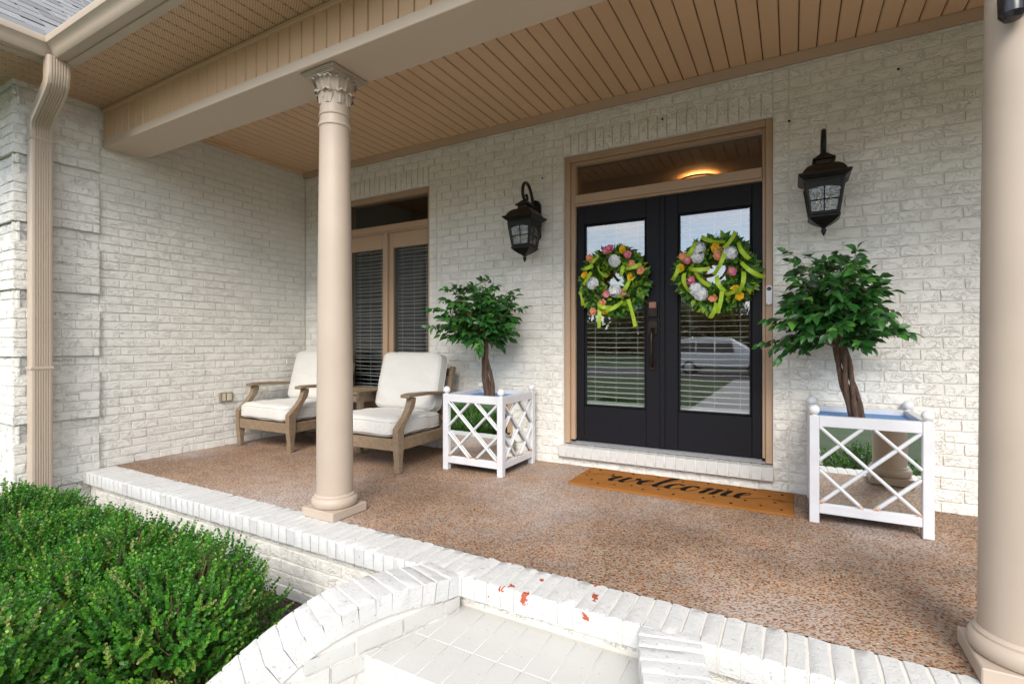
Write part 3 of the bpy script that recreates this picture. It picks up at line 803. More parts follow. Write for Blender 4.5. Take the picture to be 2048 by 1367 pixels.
# --- columns
def column(x, y, label):
    c = tag(put('column', None, house, (x, y, 0)), label)
    MB().bbox(-.14, .14, -.14, .14, 0.002, .058, .004).build('plinth', 'tan_paint', c, 30)
    base = [(.0, .058), (.124, .058), (.134, .062), (.1415, .074), (.144, .09), (.1415, .106), (.134, .118), (.127, .122), (.127, .130), (.123, .134), (.117, .140), (.0, .141)]
    MB().lathe(base, seg=56).build('base', 'tan_paint', c, 30)
    prof = [(0, .14)]
    for i in range(15):
        t = i / 14; z = .14 + t * (2.47 - .14); prof.append((.1135 - .0195 * t ** 1.6, z))
    r = .094
    prof += [(r + .001, 2.476), (r + .007, 2.482), (r + .009, 2.490), (r + .007, 2.498), (r, 2.503), (r - .001, 2.545), (r + .004, 2.549), (r + .0055, 2.554), (r + .004, 2.559), (r - .001, 2.563), (r - .001, 2.64), (0, 2.641)]
    MB().lathe(prof, seg=56).build('shaft', 'tan_paint', c, 30)
    cap = MB(); cap.lathe([(.088, 2.625), (.09, 2.66), (.095, 2.70), (.106, 2.735), (.121, 2.757), (.127, 2.764), (.0, 2.766)], seg=48)
    def leaf(a0, prof_, wd, ribs, amp):
        ns, nt = len(prof_), 9; vs = []
        for i, (rr, z) in enumerate(prof_):
            for j in range(nt):
                u = -1 + 2 * j / (nt - 1); t = i / (ns - 1)
                ww = wd * (.78 + .5 * math.sin(math.pi * min(1, t * 1.08)) - .45 * max(0, t - .8) * 4 * .55)
                a = a0 + u * ww; rib = amp * math.cos(u * math.pi * ribs) - .008 * abs(u) ** 2
                q = rr + rib; zz = z - .010 * u * u * (1 if t > .6 else .2)
                vs.append((q * math.cos(a), q * math.sin(a), zz))
        cap.add(vs, [(i * nt + j, i * nt + j + 1, (i + 1) * nt + j + 1, (i + 1) * nt + j) for i in range(ns - 1) for j in range(nt - 1)])
    for k in range(8):
        leaf(2 * math.pi * (k + .5) / 8, [(.099, 2.632), (.101, 2.652), (.103, 2.672), (.108, 2.688), (.118, 2.698), (.126, 2.696), (.127, 2.688)], .30, 3.0, .0026)
    for k in range(12):
        leaf(2 * math.pi * k / 12, [(.094, 2.66), (.098, 2.69), (.104, 2.715), (.113, 2.738), (.127, 2.756), (.136, 2.7575), (.139, 2.750)], .215, 2.0, .0028)
    cap.v = [(x_, y_, 2.607 + (z_ - 2.625) * (2.788 - 2.607) / (2.766 - 2.625)) for x_, y_, z_ in cap.v]
    cap.build('capital', 'tan_paint', c, 40)
    ab = MB()
    for h, z0, z1 in ((.124, 2.780, 2.789), (.131, 2.7892, 2.795), (.143, 2.7952, 2.801), (.149, 2.8012, 2.8085)): ab.bbox(-h, h, -h, h, z0, z1, .003)
    ab.build('abacus', 'tan_paint', c, 30)
column(-2.585, 2.275, 'tan column with leafy capital standing on the ledge near the armchairs')
column(.672, 2.285, 'thick tan column standing on the ledge beside the planter with the leaning tree')
# --- front door: frame, transom, two leaves; rooms behind
FY = 4.235                       # face of the casing
frame = MB()
for x0, x1 in ((DX0 + .002, DX0 + .05), (DX1 - .05, DX1 - .002)): frame.bbox(x0, x1, FY, 4.40, DZ0 + .003, DZ1 - .002, .004)
frame.bbox(DX0 + .0502, DX1 - .0502, FY + .001, 4.40, DZ1 - .052, DZ1 - .0022, .004)
for x0, x1 in ((DX0 + .0505, DX0 + .093), (DX1 - .073, DX1 - .0505)): frame.bbox(x0, x1, FY + .025, 4.39, DZ0 + .035, DZ1 - .0525, .004)
frame.bbox(DX0 + .0935, DX1 - .0735, FY + .0255, 4.389, 2.705, DZ1 - .0527, .004)
frame.bbox(DX0 + .0935, DX1 - .0735, FY + .010, 4.388, 2.352, 2.432, .006)
frame.bbox(DX0 + .0935, DX1 - .0735, FY + .022, 4.387, 2.332, 2.3515, .003)
door_frame = frame.build('door_frame', 'trim_paint', house, 30)
MB().box(DX0 + .094, DX1 - .074, 4.318, 4.324, 2.4325, 2.7045).build('transom_pane', 'transom_glass', door_frame, 0)
th = MB().bbox(DX0 + .051, DX1 - .051, YW + .045, 4.42, .181, .200, .003)
for k in range(5): th.bbox(DX0 + .095, DX1 - .075, YW + .062 + k * .013, YW + .069 + k * .013, .199, .206, .001)
th.build('threshold', 'threshold_metal', door_frame, 30)

DY = 4.290                       # face of the door leaves
def slats(parent, x0, x1, z0, z1, y, pitch=.0445, tilt=8, seed=1):
    r = random.Random(seed); n = int((z1 - z0) / pitch)
    mbs = []
    for v in range(4):
        mb = MB(); w_ = x1 - x0; ns = 10; vs = []
        for i in range(ns + 1):
            sag = .0018 * math.sin(i / ns * math.pi * 2 + v) + .0012 * math.sin(i / ns * 9 + v * 2)
            for j, (yy, zz) in enumerate(((-.024, -.0010), (-.012, .0012), (0, .002), (.012, .0012), (.024, -.0010), (.024, -.0034), (0, -.0008), (-.024, -.0034))): vs.append((x0 + w_ * i / ns, yy, zz + sag))
        mb.add(vs, [(i * 8 + k, i * 8 + (k + 1) % 8, (i + 1) * 8 + (k + 1) % 8, (i + 1) * 8 + k) for i in range(ns) for k in range(8)] + [tuple(range(8)), tuple(ns * 8 + k for k in range(8))])
        mbs.append(mb.mesh('blind_slat', 'white_slat', 40))
    for i in range(n):
        put('blind_slat', mbs[r.randrange(4)], parent, (0, y, z0 + .03 + i * pitch + r.uniform(-.0012, .0012)), rot=(R(tilt + r.uniform(-2.5, 2.5)), r.uniform(-.0016, .0016), 0))
    MB().bbox(x0, x1, y - .024, y + .024, z0, z0 + .018, .003).build('blind_bottom_rail', 'white_slat', parent, 30)
    for f in (.15, .5, .85):
        x = x0 + (x1 - x0) * f; MB().box(x - .0012, x + .0012, y - .0275, y - .0262, z0, z1).build('blind_cord', 'white_slat', parent, 0)
def leaf_door(x0, x1, g0, g1, label):
    d = tag(put('door', None, house, (0, 0, 0)), label)
    z0, z1, gz0, gz1 = .212, 2.330, .525, 2.165
    T = .045
    MB().bbox(x0, g0, DY, DY + T, z0, z1, .004).build('stile', 'door_paint', d, 30); MB().bbox(g1, x1, DY, DY + T, z0, z1, .004).build('stile', 'door_paint', d, 30)
    MB().bbox(g0 + .0006, g1 - .0006, DY + .0015, DY + T - .001, gz1, z1, .003).build('top_rail', 'door_paint', d, 30); MB().bbox(g0 + .0006, g1 - .0006, DY + .0015, DY + T - .001, z0, gz0, .003).build('bottom_rail', 'door_paint', d, 30)
    bead = MB()
    for a, b, c, e in ((g0 + .001, g0 + .018, gz0 + .001, gz1 - .001), (g1 - .018, g1 - .001, gz0 + .001, gz1 - .001)): bead.bbox(a, b, DY + .008, DY + .03, c, e, .006)
    for c, e in ((gz0 + .001, gz0 + .018), (gz1 - .018, gz1 - .001)): bead.bbox(g0 + .018, g1 - .018, DY + .0085, DY + .0295, c, e, .006)
    bead.build('glazing_bead', 'door_paint', d, 30)
    MB().box(g0 + .016, g1 - .016, DY + .019, DY + .024, gz0 + .016, gz1 - .016).build('pane', 'door_glass', d, 0)
    slats(d, g0 + .004, g1 - .004, gz0 + .012, gz1 + .03, DY + .085, seed=int(abs(x0) * 100), tilt=4)
    return d
XM = -.950
dl = leaf_door(-1.7205, XM - .003, -1.648, -1.088, 'black glazed door leaf with deadbolt and pull handle')
dr = leaf_door(XM + .003, -.2005, -.826, -.272, 'black glazed door leaf without a handle, beside the doorbell')
MB().bbox(XM - .022, XM + .022, DY - .014, DY - .0005, .214, 2.328, .005).build('astragal', 'door_paint', dl, 30)
# deadbolt and handle set
hx = -1.028
def plate(z0, z1, w_, d, name, mat, arch=True):
    pts = [(-w_, z0), (w_, z0)] + [(w_ * math.cos(a), z1 - w_ * .55 + w_ * .55 * math.sin(a)) for a in [R(q) for q in range(0, 181, 20)]] if arch else [(-w_, z0), (w_, z0), (w_, z1), (-w_, z1)]
    return MB().prism(pts, 0, d, Matrix.Translation((hx, DY - .0005, 0)) @ Matrix(((1, 0, 0, 0), (0, 0, -1, 0), (0, 1, 0, 0), (0, 0, 0, 1)))).build(name, mat, dl, 30)
plate(1.318, 1.452, .036, .020, 'deadbolt', 'bronze'); plate(1.392, 1.440, .029, .0235, 'deadbolt_cover', 'copper_plate', False)
plate(1.165, 1.282, .037, .016, 'handle_plate', 'bronze'); plate(.868, .925, .022, .014, 'handle_foot', 'bronze', False)
MB().tube([(hx, DY - .012, 1.20), (hx, DY - .05, 1.195), (hx, DY - .066, 1.165), (hx, DY - .068, 1.10), (hx, DY - .066, 1.0), (hx, DY - .058, .94), (hx, DY - .035, .91), (hx, DY - .01, .898)], [.010, .011, .013, .0145, .015, .0135, .012, .011], 10).build('pull_handle', 'bronze', dl, 40)
MB().bbox(hx - .018, hx + .018, DY - .055, DY - .012, 1.215, 1.222, .003).build('thumb_latch', 'bronze', dl, 30)
# alarm sticker inside the glass
sx, sz = -1.158, 1.398
st = MB().box(-.075, .03, 0, .0012, -.016, .018).build('sticker', 'sticker_white', dl, 0, loc=(sx, DY + .0165, sz))
MB().box(-.014, .03, -.0008, .0, -.0162, .0182).build('sticker_badge', 'sticker_blue', dl, 0, loc=(sx, DY + .0164, sz))
def text_mesh(body, size, mat, italic=0.0):
    cu = bpy.data.curves.new('txt', 'FONT'); cu.body = body; cu.size = size; cu.align_x = 'CENTER'; cu.align_y = 'CENTER'; cu.shear = italic
    o = bpy.data.objects.new('txt', cu); col.objects.link(o); dg = bpy.context.evaluated_depsgraph_get(); dg.update()
    me = bpy.data.meshes.new_from_object(o.evaluated_get(dg)); bpy.data.objects.remove(o); me.materials.clear(); me.materials.append(M[mat]); return me
o = put('sticker_lettering', text_mesh('ADT', .018, 'sticker_white', .2), dl, (sx + .008, DY + .0153, sz + .001), rot=(R(90), 0, 0))

# foyer behind the doors with its lit ceiling bowl
fo = MB()
fo.box(-2.75, .7, 8.0, 8.1, .2, 3.2).box(-2.80, -2.70, 4.45, 8.0, .2, 3.2).box(.65, .75, 4.45, 8.0, .2, 3.2)
foyer = fo.build('foyer_wall', 'interior_wall', house, 0)
MB().box(-2.7, .65, 4.43, 8.0, .16, .1985).build('foyer_floor', 'interior_floor', house, 0); MB().box(-2.8, .75, 4.32, 8.0, 3.2005, 3.25).build('foyer_ceiling', 'interior_wall', house, 0)
MB().box(-2.70, DX0 + .05, 4.42, 4.44, .2, 3.2).box(DX1 - .05, .65, 4.42, 4.44, .2, 3.2).box(DX0 + .051, DX1 - .051, 4.42, 4.44, 2.75, 3.2).build('foyer_front', 'interior_wall', house, 0)
bowl = thing('ceiling_light', 'glowing bowl ceiling light seen through the transom', 'light', (-1.03, 6.7, 3.2))
MB().lathe([(0, -.15), (.10, -.142), (.18, -.118), (.23, -.075), (.24, -.05), (.22, -.055), (.16, -.085), (.0, -.10)], seg=32).build('bowl', 'lit_bowl', bowl)
MB().lathe([(0, -.0575), (.15, -.0575), (.15, -.0555), (0, -.0555)], seg=24).build('lamp_disc', 'lamp_glow', bowl)
MB().lathe([(0, -.001), (.07, -.001), (.065, -.02), (.02, -.03), (.015, -.06), (0, -.06)], seg=24).build('ceiling_plate', 'bronze', bowl)
MB().lathe([(.236, -.062), (.248, -.06), (.25, -.045), (.24, -.04), (.23, -.045), (.236, -.062)], seg=32).build('rim', 'bronze', bowl)

# --- window beside the chairs
wn = MB()
for x0, x1 in ((WX0 + .002, WX0 + .045), (WX1 - .045, WX1 - .002)): wn.bbox(x0, x1, FY, 4.38, WZ0 + .003, WZ1 - .002, .004)
wn.bbox(WX0 + .0455, WX1 - .0455, FY + .001, 4.38, WZ1 - .055, WZ1 - .0022, .004)
wn.bbox(WX0 + .0455, WX1 - .0455, FY + .008, 4.379, 2.355, 2.425, .005); wn.bbox(WX0 + .0455, WX1 - .0455, FY + .02, 4.378, 2.335, 2.3545, .003)
wn.bbox(WX0 + .0455, WX1 - .0455, FY + .002, 4.377, WZ0 + .004, WZ0 + .06, .004)
xm = (WX0 + WX1) / 2
wn.bbox(xm - .024, xm + .024, FY + .012, 4.376, WZ0 + .0605, 2.3345, .004)
window = tag(put('window', None, house, (0, 0, 0)), 'tan framed window with two blinds behind the armchairs')
wn.build('window_frame', 'trim_paint', window, 30)
MB().box(WX0 + .046, WX1 - .046, 4.30, 4.305, 2.4255, 2.7095).build('transom_pane', 'window_glass', window, 0)
for a, b in ((WX0 + .046, xm - .0245), (xm + .0245, WX1 - .046)):
    s = MB(); g0, g1, gz0, gz1 = a + .062, b - .03 if b > xm else b - .05, .42, 2.165
    if b < xm: g0, g1 = a + .03, b - .05
    s.bbox(a, g0, FY + .04, FY + .085, .246, 2.334, .004); s.bbox(g1, b, FY + .04, FY + .085, .246, 2.334, .004)
    s.bbox(g0 + .0005, g1 - .0005, FY + .041, FY + .084, gz1, 2.334, .004); s.bbox(g0 + .0005, g1 - .0005, FY + .041, FY + .084, .246, gz0, .004)
    s.build('sash', 'trim_paint', window, 30)
    MB().box(g0, g1, FY + .058, FY + .063, gz0, gz1).build('pane', 'window_glass', window, 0)
    slats(window, g0 + .004, g1 - .004, gz0 + .005, gz1 + .02, FY + .14, pitch=.0415, tilt=2, seed=int(abs(a) * 77))
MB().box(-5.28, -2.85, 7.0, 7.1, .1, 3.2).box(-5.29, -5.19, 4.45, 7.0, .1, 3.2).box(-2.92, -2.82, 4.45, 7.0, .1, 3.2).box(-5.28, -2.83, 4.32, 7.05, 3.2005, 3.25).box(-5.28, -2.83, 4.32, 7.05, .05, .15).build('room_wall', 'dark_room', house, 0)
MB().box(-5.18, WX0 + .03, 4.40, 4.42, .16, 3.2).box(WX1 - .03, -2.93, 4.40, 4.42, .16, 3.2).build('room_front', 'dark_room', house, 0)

# ------------------------------------------------------------------ things on the porch
# doorbell, outlet, small camera on the column
db = thing('doorbell', 'white rounded video doorbell on the tan door casing', 'doorbell', (-.151, FY - .0005, 1.455))
pts = []
for q in range(0, 181, 15): pts.append((.021 * math.cos(R(q)), .052 + .021 * math.sin(R(q))))
for q in range(180, 361, 15): pts.append((.021 * math.cos(R(q)), -.052 + .021 * math.sin(R(q))))
FLIP = Matrix(((1, 0, 0, 0), (0, 0, -1, 0), (0, 1, 0, 0), (0, 0, 0, 1)))
MB().prism(pts, 0, .022, FLIP).prism([(x * .9, y * .96) for x, y in pts], .0221, .026, FLIP).build('body', 'white_plastic', db, 30)
MB().prism([(.0155 * math.cos(a), .048 + .0155 * math.sin(a)) for a in [2 * math.pi * i / 24 for i in range(24)]], .0255, .028, FLIP).build('lens', 'black_plastic', db, 30)
MB().prism([(.011 * math.cos(a), -.045 + .011 * math.sin(a)) for a in [2 * math.pi * i / 24 for i in range(24)]], .0255, .0275, FLIP).build('button', 'white_plastic', db, 30)

ou = thing('electrical_outlet', 'beige double outlet with metal cover on the side brick wall', 'outlet', (XL + .004, 3.19, .515))
MB().bbox(0, .012, -.075, .075, -.05, .05, .004).build('cover_plate', 'brass_plate', ou, 30)
for y in (-.032, .034): 
    rc = MB().bbox(.0122, .022, y - .025, y + .025, -.038, .038, .004).build('socket', 'outlet_plastic', ou, 30)
MB().bbox(.0122, .03, -.073, -.060, -.05, .05, .003).build('hinge_lid', 'brass_plate', ou, 30)

# doormat with script lettering
mat_ = thing('doormat', 'orange coir doormat with black welcome lettering and dots', 'doormat', (-.762, 3.885, .0005))
MX, MY, MT = .768, .262, .018
def mat_mesh():
    mb = MB(); nx, ny = 60, 20; vs = []; r = random.Random(5)
    for j in range(ny + 1):
        for i in range(nx + 1):
            x = -MX + 2 * MX * i / nx; y = -MY + 2 * MY * j / ny; e = i in (0, nx) or j in (0, ny)
            z = MT + r.uniform(-.0009, .0009) + .002 * math.sin(x * 5) * math.sin(y * 8 + 1) - (.004 if e else 0)
            vs.append((x + (r.uniform(-.003, .003) if e else 0), y + (r.uniform(-.003, .003) if e else 0), z))
    mb.add(vs, [(j * (nx + 1) + i, j * (nx + 1) + i + 1, (j + 1) * (nx + 1) + i + 1, (j + 1) * (nx + 1) + i) for j in range(ny) for i in range(nx)])
    rim = [i for i in range(nx + 1)] + [j * (nx + 1) + nx for j in range(1, ny + 1)] + [ny * (nx + 1) + i for i in range(nx - 1, -1, -1)] + [j * (nx + 1) for j in range(ny - 1, 0, -1)]
    n0 = len(mb.v); mb.v += [(mb.v[q][0] * 1.003, mb.v[q][1] * 1.006, .001) for q in rim]; m = len(rim)
    mb.f += [(rim[a], n0 + a, n0 + (a + 1) % m, rim[(a + 1) % m]) for a in range(m)]
    return mb
mat_mesh().build('mat_body', 'coir', mat_, 40)
W = [(-1.5, .62), (-1.1, .72), (-.6, .9), (-.2, .95), (.0, .8), (.16, 1.0), (.2, .85), (.14, .4), (.22, .08), (.36, .05), (.5, .3), (.6, .7), (.66, 1.0), (.62, .55), (.66, .15), (.8, .03), (.98, .3), (1.06, .75), (1.02, 1.02), (1.12, .78), (1.3, .72),
     (1.42, .42), (1.6, .55), (1.74, .82), (1.62, 1.0), (1.45, .82), (1.4, .4), (1.52, .06), (1.75, .08), (2.0, .4), (2.2, .9), (2.36, 1.5), (2.36, 1.9), (2.22, 1.85), (2.14, 1.4), (2.1, .8), (2.12, .25), (2.24, .02), (2.42, .15), (2.62, .6),
     (2.85, .96), (3.0, .85), (2.86, 1.0), (2.66, .8), (2.6, .4), (2.7, .07), (2.92, .06), (3.14, .4), (3.36, .88), (3.5, .98), (3.34, .85), (3.26, .45), (3.36, .06), (3.56, .08), (3.7, .4), (3.7, .8), (3.52, 1.0), (3.6, .82), (3.82, .78),
     (4.04, 1.0), (4.1, .85), (4.08, .4), (4.06, .0), (4.12, .4), (4.26, .85), (4.42, 1.0), (4.48, .8), (4.46, .4), (4.44, .0), (4.5, .4), (4.64, .85), (4.8, 1.0), (4.86, .8), (4.84, .3), (4.94, .03), (5.12, .12), (5.3, .42),
     (5.5, .58), (5.62, .84), (5.5, 1.0), (5.34, .8), (5.3, .4), (5.42, .06), (5.65, .06), (5.95, .3), (6.3, .52), (6.7, .52), (7.0, .45), (7.4, .5)]
def script(pts, sx_, sy_, ox, oy, z):
    P = [Vector((x * sx_ + y * sy_ * .30, y * sy_, 0)) for x, y in pts]; fine = []
    for i in range(len(P) - 1):
        p0, p1, p2, p3 = P[max(i - 1, 0)], P[i], P[i + 1], P[min(i + 2, len(P) - 1)]
        for k in range(8):
            t = k / 8; fine.append(.5 * ((2 * p1) + (-p0 + p2) * t + (2 * p0 - 5 * p1 + 4 * p2 - p3) * t * t + (-p0 + 3 * p1 - 3 * p2 + p3) * t ** 3))
    wd = []
    for i in range(len(fine)):
        d = fine[min(i + 1, len(fine) - 1)] - fine[max(i - 1, 0)]; d.normalize(); down = max(0, -d.y)
        wd.append(.0045 + .0165 * down ** 1.1)
    for _ in range(3): wd = [(wd[max(i - 1, 0)] + 2 * wd[i] + wd[min(i + 1, len(wd) - 1)]) / 4 for i in range(len(wd))]
    vs = []; n = len(fine)
    for i, p in enumerate(fine):
        d = fine[min(i + 1, n - 1)] - fine[max(i - 1, 0)]; d.normalize(); q = Vector((-d.y, d.x, 0)) * .35 + Vector((1, .15, 0)).normalized() * .65 * (1 if -d.y >= 0 else -1)
        q.normalize(); zz = z + .0012 * i / n
        a, b = p + q * wd[i], p - q * wd[i]; vs += [(a.x + ox, a.y + oy, zz), (b.x + ox, b.y + oy, zz)]
    return MB().add(vs, [(2 * i, 2 * i + 2, 2 * i + 3, 2 * i + 1) for i in range(n - 1)])
script(W, .176, .162, -.53, -.078, MT + .0026).build('lettering', 'black_coir', mat_, 0)
r = random.Random(9)
dots = [(-.66, .20), (-.52, .12), (-.38, .21), (-.70, -.02), (-.62, -.12), (-.42, -.17), (-.20, -.19), (.02, -.20), (.22, -.18), (.40, -.21), (.58, -.17), (.70, -.20), (.66, -.06), (.70, .16), (.52, .20), (.35, .12), (.20, .21), (.02, .17), (-.18, .22), (-.10, -.13), (.28, -.12), (.48, -.10), (.62, .08), (-.54, -.20), (-.30, -.13), (-.72, .10), (.42, .21)]
for x, y in dots:
    a0 = r.uniform(0, 6); MB().prism([(x + .0095 * math.cos(a0 + k * .785) * r.uniform(.8, 1.15), y + .0095 * math.sin(a0 + k * .785) * r.uniform(.8, 1.15)) for k in range(8)], MT - .004, MT + .0030).build('dot', 'black_coir', mat_, 0)

# lanterns
def lantern(x, z, label):
    t = thing('wall_lantern', label, 'lantern', (x, YW - .002, z), group='lanterns beside the front door')
    # local: origin on the wall at the backplate centre; -y out
    MB().prism([(-.062, -.17), (-.04, -.195), (.04, -.195), (.062, -.17), (.062, .13), (.035, .165), (0, .178), (-.035, .165), (-.062, .13)], 0, .022, FLIP).prism([(-.045, -.15), (.045, -.15), (.045, .115), (0, .14), (-.045, .115)], .0221, .034, FLIP).build('backplate', 'black_iron', t, 30)
    cy = -.215
    arm = [(0, -.03, .09), (0, -.055, .15), (0, -.085, .215), (0, -.125, .268), (0, -.175, .292), (0, -.222, .280), (0, -.250, .240), (0, -.255, .190), (0, -.240, .150), (0, -.215, .128)]
    P = dense(arm, .015); MB().tube(P, .0145, 10).tube(dense([(0, -.215, .128), (0, -.185, .132), (0, -.168, .152), (0, -.172, .176), (0, -.19, .182)], .012), [.0135] * len(dense([(0, -.215, .128), (0, -.185, .132), (0, -.168, .152), (0, -.172, .176), (0, -.19, .182)], .012)), 10).build('scroll_arm', 'black_iron', t, 40)
    MB().bbox(-.02, .02, cy + .05, -.03, .045, .075, .006).build('bracket', 'black_iron', t, 30)
    def loft(sec, name, mat, n=4, smooth=20):
        """square sections (half-size, z) with concave sides on demand"""
        mb = MB(); vs = []
        for h, zz in sec: vs += [(-h, cy - h, zz), (h, cy - h, zz), (h, cy + h, zz), (-h, cy + h, zz)]
        k = len(sec); mb.add(vs, [(i * 4 + j, i * 4 + (j + 1) % 4, (i + 1) * 4 + (j + 1) % 4, (i + 1) * 4 + j) for i in range(k - 1) for j in range(4)] + [(0, 1, 2, 3), tuple((k - 1) * 4 + j for j in range(4))])
        return mb.build(name, mat, t, smooth)
    loft([(.02, .128), (.03, .118), (.048, .100), (.064, .086), (.066, .080), (.045, .076), (.047, .052), (.044, .05)], 'cap', 'rust_iron')
    loft([(.046, .0505), (.075, .042), (.102, .022), (.121, -.006), (.128, -.022), (.05, -.023)], 'roof', 'rust_iron')
    loft([(.126, -.0225), (.146, -.024), (.152, -.030), (.150, -.036), (.136, -.050), (.118, -.062), (.112, -.078), (.05, -.079)], 'eave', 'black_iron')
    # tapered glazed cage
    zt, zb, ht, hb = -.079, -.292, .108, .078
    for sx_ in (-1, 1):
        for sy_ in (-1, 1): MB().tube([(sx_ * ht, cy + sy_ * ht, zt), (sx_ * hb, cy + sy_ * hb, zb)], .0125, 6).build('cage_post', 'black_iron', t, 40)
    loft([(.05, zb + .0005), (.086, zb), (.092, zb - .008), (.092, zb - .016), (.088, zb - .0165), (.072, zb - .034), (.042, zb - .058), (.020, zb - .070), (.014, zb - .078), (.0, zb - .078)], 'base', 'black_iron')
    MB().lathe([(0, zb - .135), (.006, zb - .126), (.014, zb - .108), (.017, zb - .096), (.014, zb - .086), (.008, zb - .082), (.010, zb - .076), (0, zb - .076)], (0, cy, 0), 12).build('finial', 'black_iron', t)
    def onface(k, u, f, off):   # point on cage face k; u across -1..1, f down 0..1
        h = ht + (hb - ht) * f; z_ = zt + (zb - zt) * f; a = k * math.pi / 2; x_, y_ = u * h, -(h + off); return (x_ * math.cos(a) - y_ * math.sin(a), cy + x_ * math.sin(a) + y_ * math.cos(a), z_)
    for k in range(4):
        MB().add([onface(k, -.92, .02, -.004), onface(k, .92, .02, -.004), onface(k, .92, .98, -.004), onface(k, -.92, .98, -.004)], [(0, 1, 2, 3)]).build('pane', 'seeded_glass', t, 0)
        b = MB()
        b.tube([onface(k, 0, .1, .0), onface(k, 0, .96, .0)], .0035, 4); b.tube([onface(k, -.9, .56, .0), onface(k, .9, .56, .0)], .0035, 4)
        # arched head plate and bottom rail
        top = [onface(k, u, .0, .001) for u in np.linspace(-.95, .95, 13)]; bot = [onface(k, u, .155 + .085 * (abs(u / .95) ** 1.6) - (.02 if abs(u) > .93 else 0), .001) for u in np.linspace(-.95, .95, 13)]
        b.add(top + bot, [(i, i + 1, 13 + i + 1, 13 + i) for i in range(12)])
        b.add([onface(k, -.95, .90, .0012), onface(k, .95, .90, .0012), onface(k, .95, .995, .0012), onface(k, -.95, .995, .0012)], [(0, 1, 2, 3)])
        b.build('glazing_bar', 'black_iron', t, 0)
    for dx in (-.032, .032):
        MB().tube([(dx, cy, zb + .002), (dx, cy, zb + .07)], .011, 10).build('candle', 'white_plastic', t); 
        MB().lathe([(0, .07), (.010, .075), (.0135, .09), (.009, .115), (0, .132)], (dx, cy, zb), 10).build('bulb', 'amber_bulb', t)
    return t
plain('amber_bulb', (.8, .5, .15), .15, var=.05)
lantern(-2.095, 2.245, 'black iron lantern with scroll arm between window and doors'); lantern(.185, 2.245, 'black iron lantern with scroll arm on the bare wall past the doorbell')

# planters
def planter(x, y, label, blue):
    t = thing('planter', label, 'planter', (x, y, .001), group='mirrored lattice planters flanking the door')
    S, H, P_ = .30, .655, .052
    for sx_ in (-1, 1):
        for sy_ in (-1, 1):
            cx_, cy_ = sx_ * (S - P_ / 2), sy_ * (S - P_ / 2)
            MB().bbox(cx_ - P_ / 2, cx_ + P_ / 2, cy_ - P_ / 2, cy_ + P_ / 2, 0, H, .003).build('post', 'white_enamel', t, 30)
            mb = MB().sphere((cx_, cy_, H + .033), .031, 20, 12); mb.lathe([(0, H + .0005), (.016, H + .0005), (.012, H + .006), (0, H + .008)], (cx_, cy_, 0), 14); mb.build('ball_finial', 'white_plastic', t)
    a = S - P_ - .0004; z0, z1, z2, z3 = .062, .118, H - .066, H - .001
    for k in range(4):
        m = Matrix.Rotation(k * math.pi / 2, 4, 'Z')
        MB().bbox(-a, a, -S + .003, -S + P_ - .004, z2, z3, .003, m).build('top_rail', 'white_enamel', t, 30)
        MB().bbox(-a, a, -S + .003, -S + P_ - .004, z0, z1, .003, m).build('bottom_rail', 'white_enamel', t, 30)
        MB().box(-a, a, -S + .024, -S + .030, z1 + .0004, z2 - .0004, m).build('mirror_panel', 'mirror_glass', t, 0)
        wd, hg = 2 * a, z2 - z1
        lines = [((0, 0), (1, 1)), ((.56, 0), (1, .44)), ((0, .56), (.44, 1)), ((.44, 0), (0, .44)), ((1, 0), (0, 1)), ((1, .56), (.56, 1))]
        for q, ((u0, v0), (u1, v1)) in enumerate(lines):
            e = .006 if q < 3 else .0105
            p0 = Vector((-a + wd * u0, -S + e, z2 - hg * v0)); p1 = Vector((-a + wd * u1, -S + e, z2 - hg * v1))
            d = (p1 - p0).normalized(); n_ = Vector((0, -1, 0)).cross(d) * .0085
            prof = [p0 + n_, p0 - n_, p0 - n_ + Vector((0, .012, 0)), p0 + n_ + Vector((0, .012, 0))]; L_ = p1 - p0
            mb = MB(); vs = [m @ (c + Vector((0, -.004 if i < 2 else 0, 0)) * 0) for i, c in enumerate(prof)] + [m @ (c + L_) for c in prof]
            mid0 = m @ (p0 + Vector((0, -.005, 0))); mid1 = m @ (p1 + Vector((0, -.005, 0)))
            vs += [mid0, mid1]
            mb.add(vs, [(0, 8, 9, 4), (8, 1, 5, 9), (1, 2, 6, 5), (3, 0, 4, 7), (2, 3, 7, 6)]); mb.build('lattice_bar', 'rusty_enamel', t, 0)
    MB().box(-S + .034, S - .034, -S + .034, S - .034, H - .10, H - .035).build('liner', 'blue_liner', t, 0)
    return t
planter(-2.355, 3.815, 'white mirrored lattice planter beside the armchair', .1); planter(.392, 3.88, 'white mirrored lattice planter with blue liner beside the column', .5)

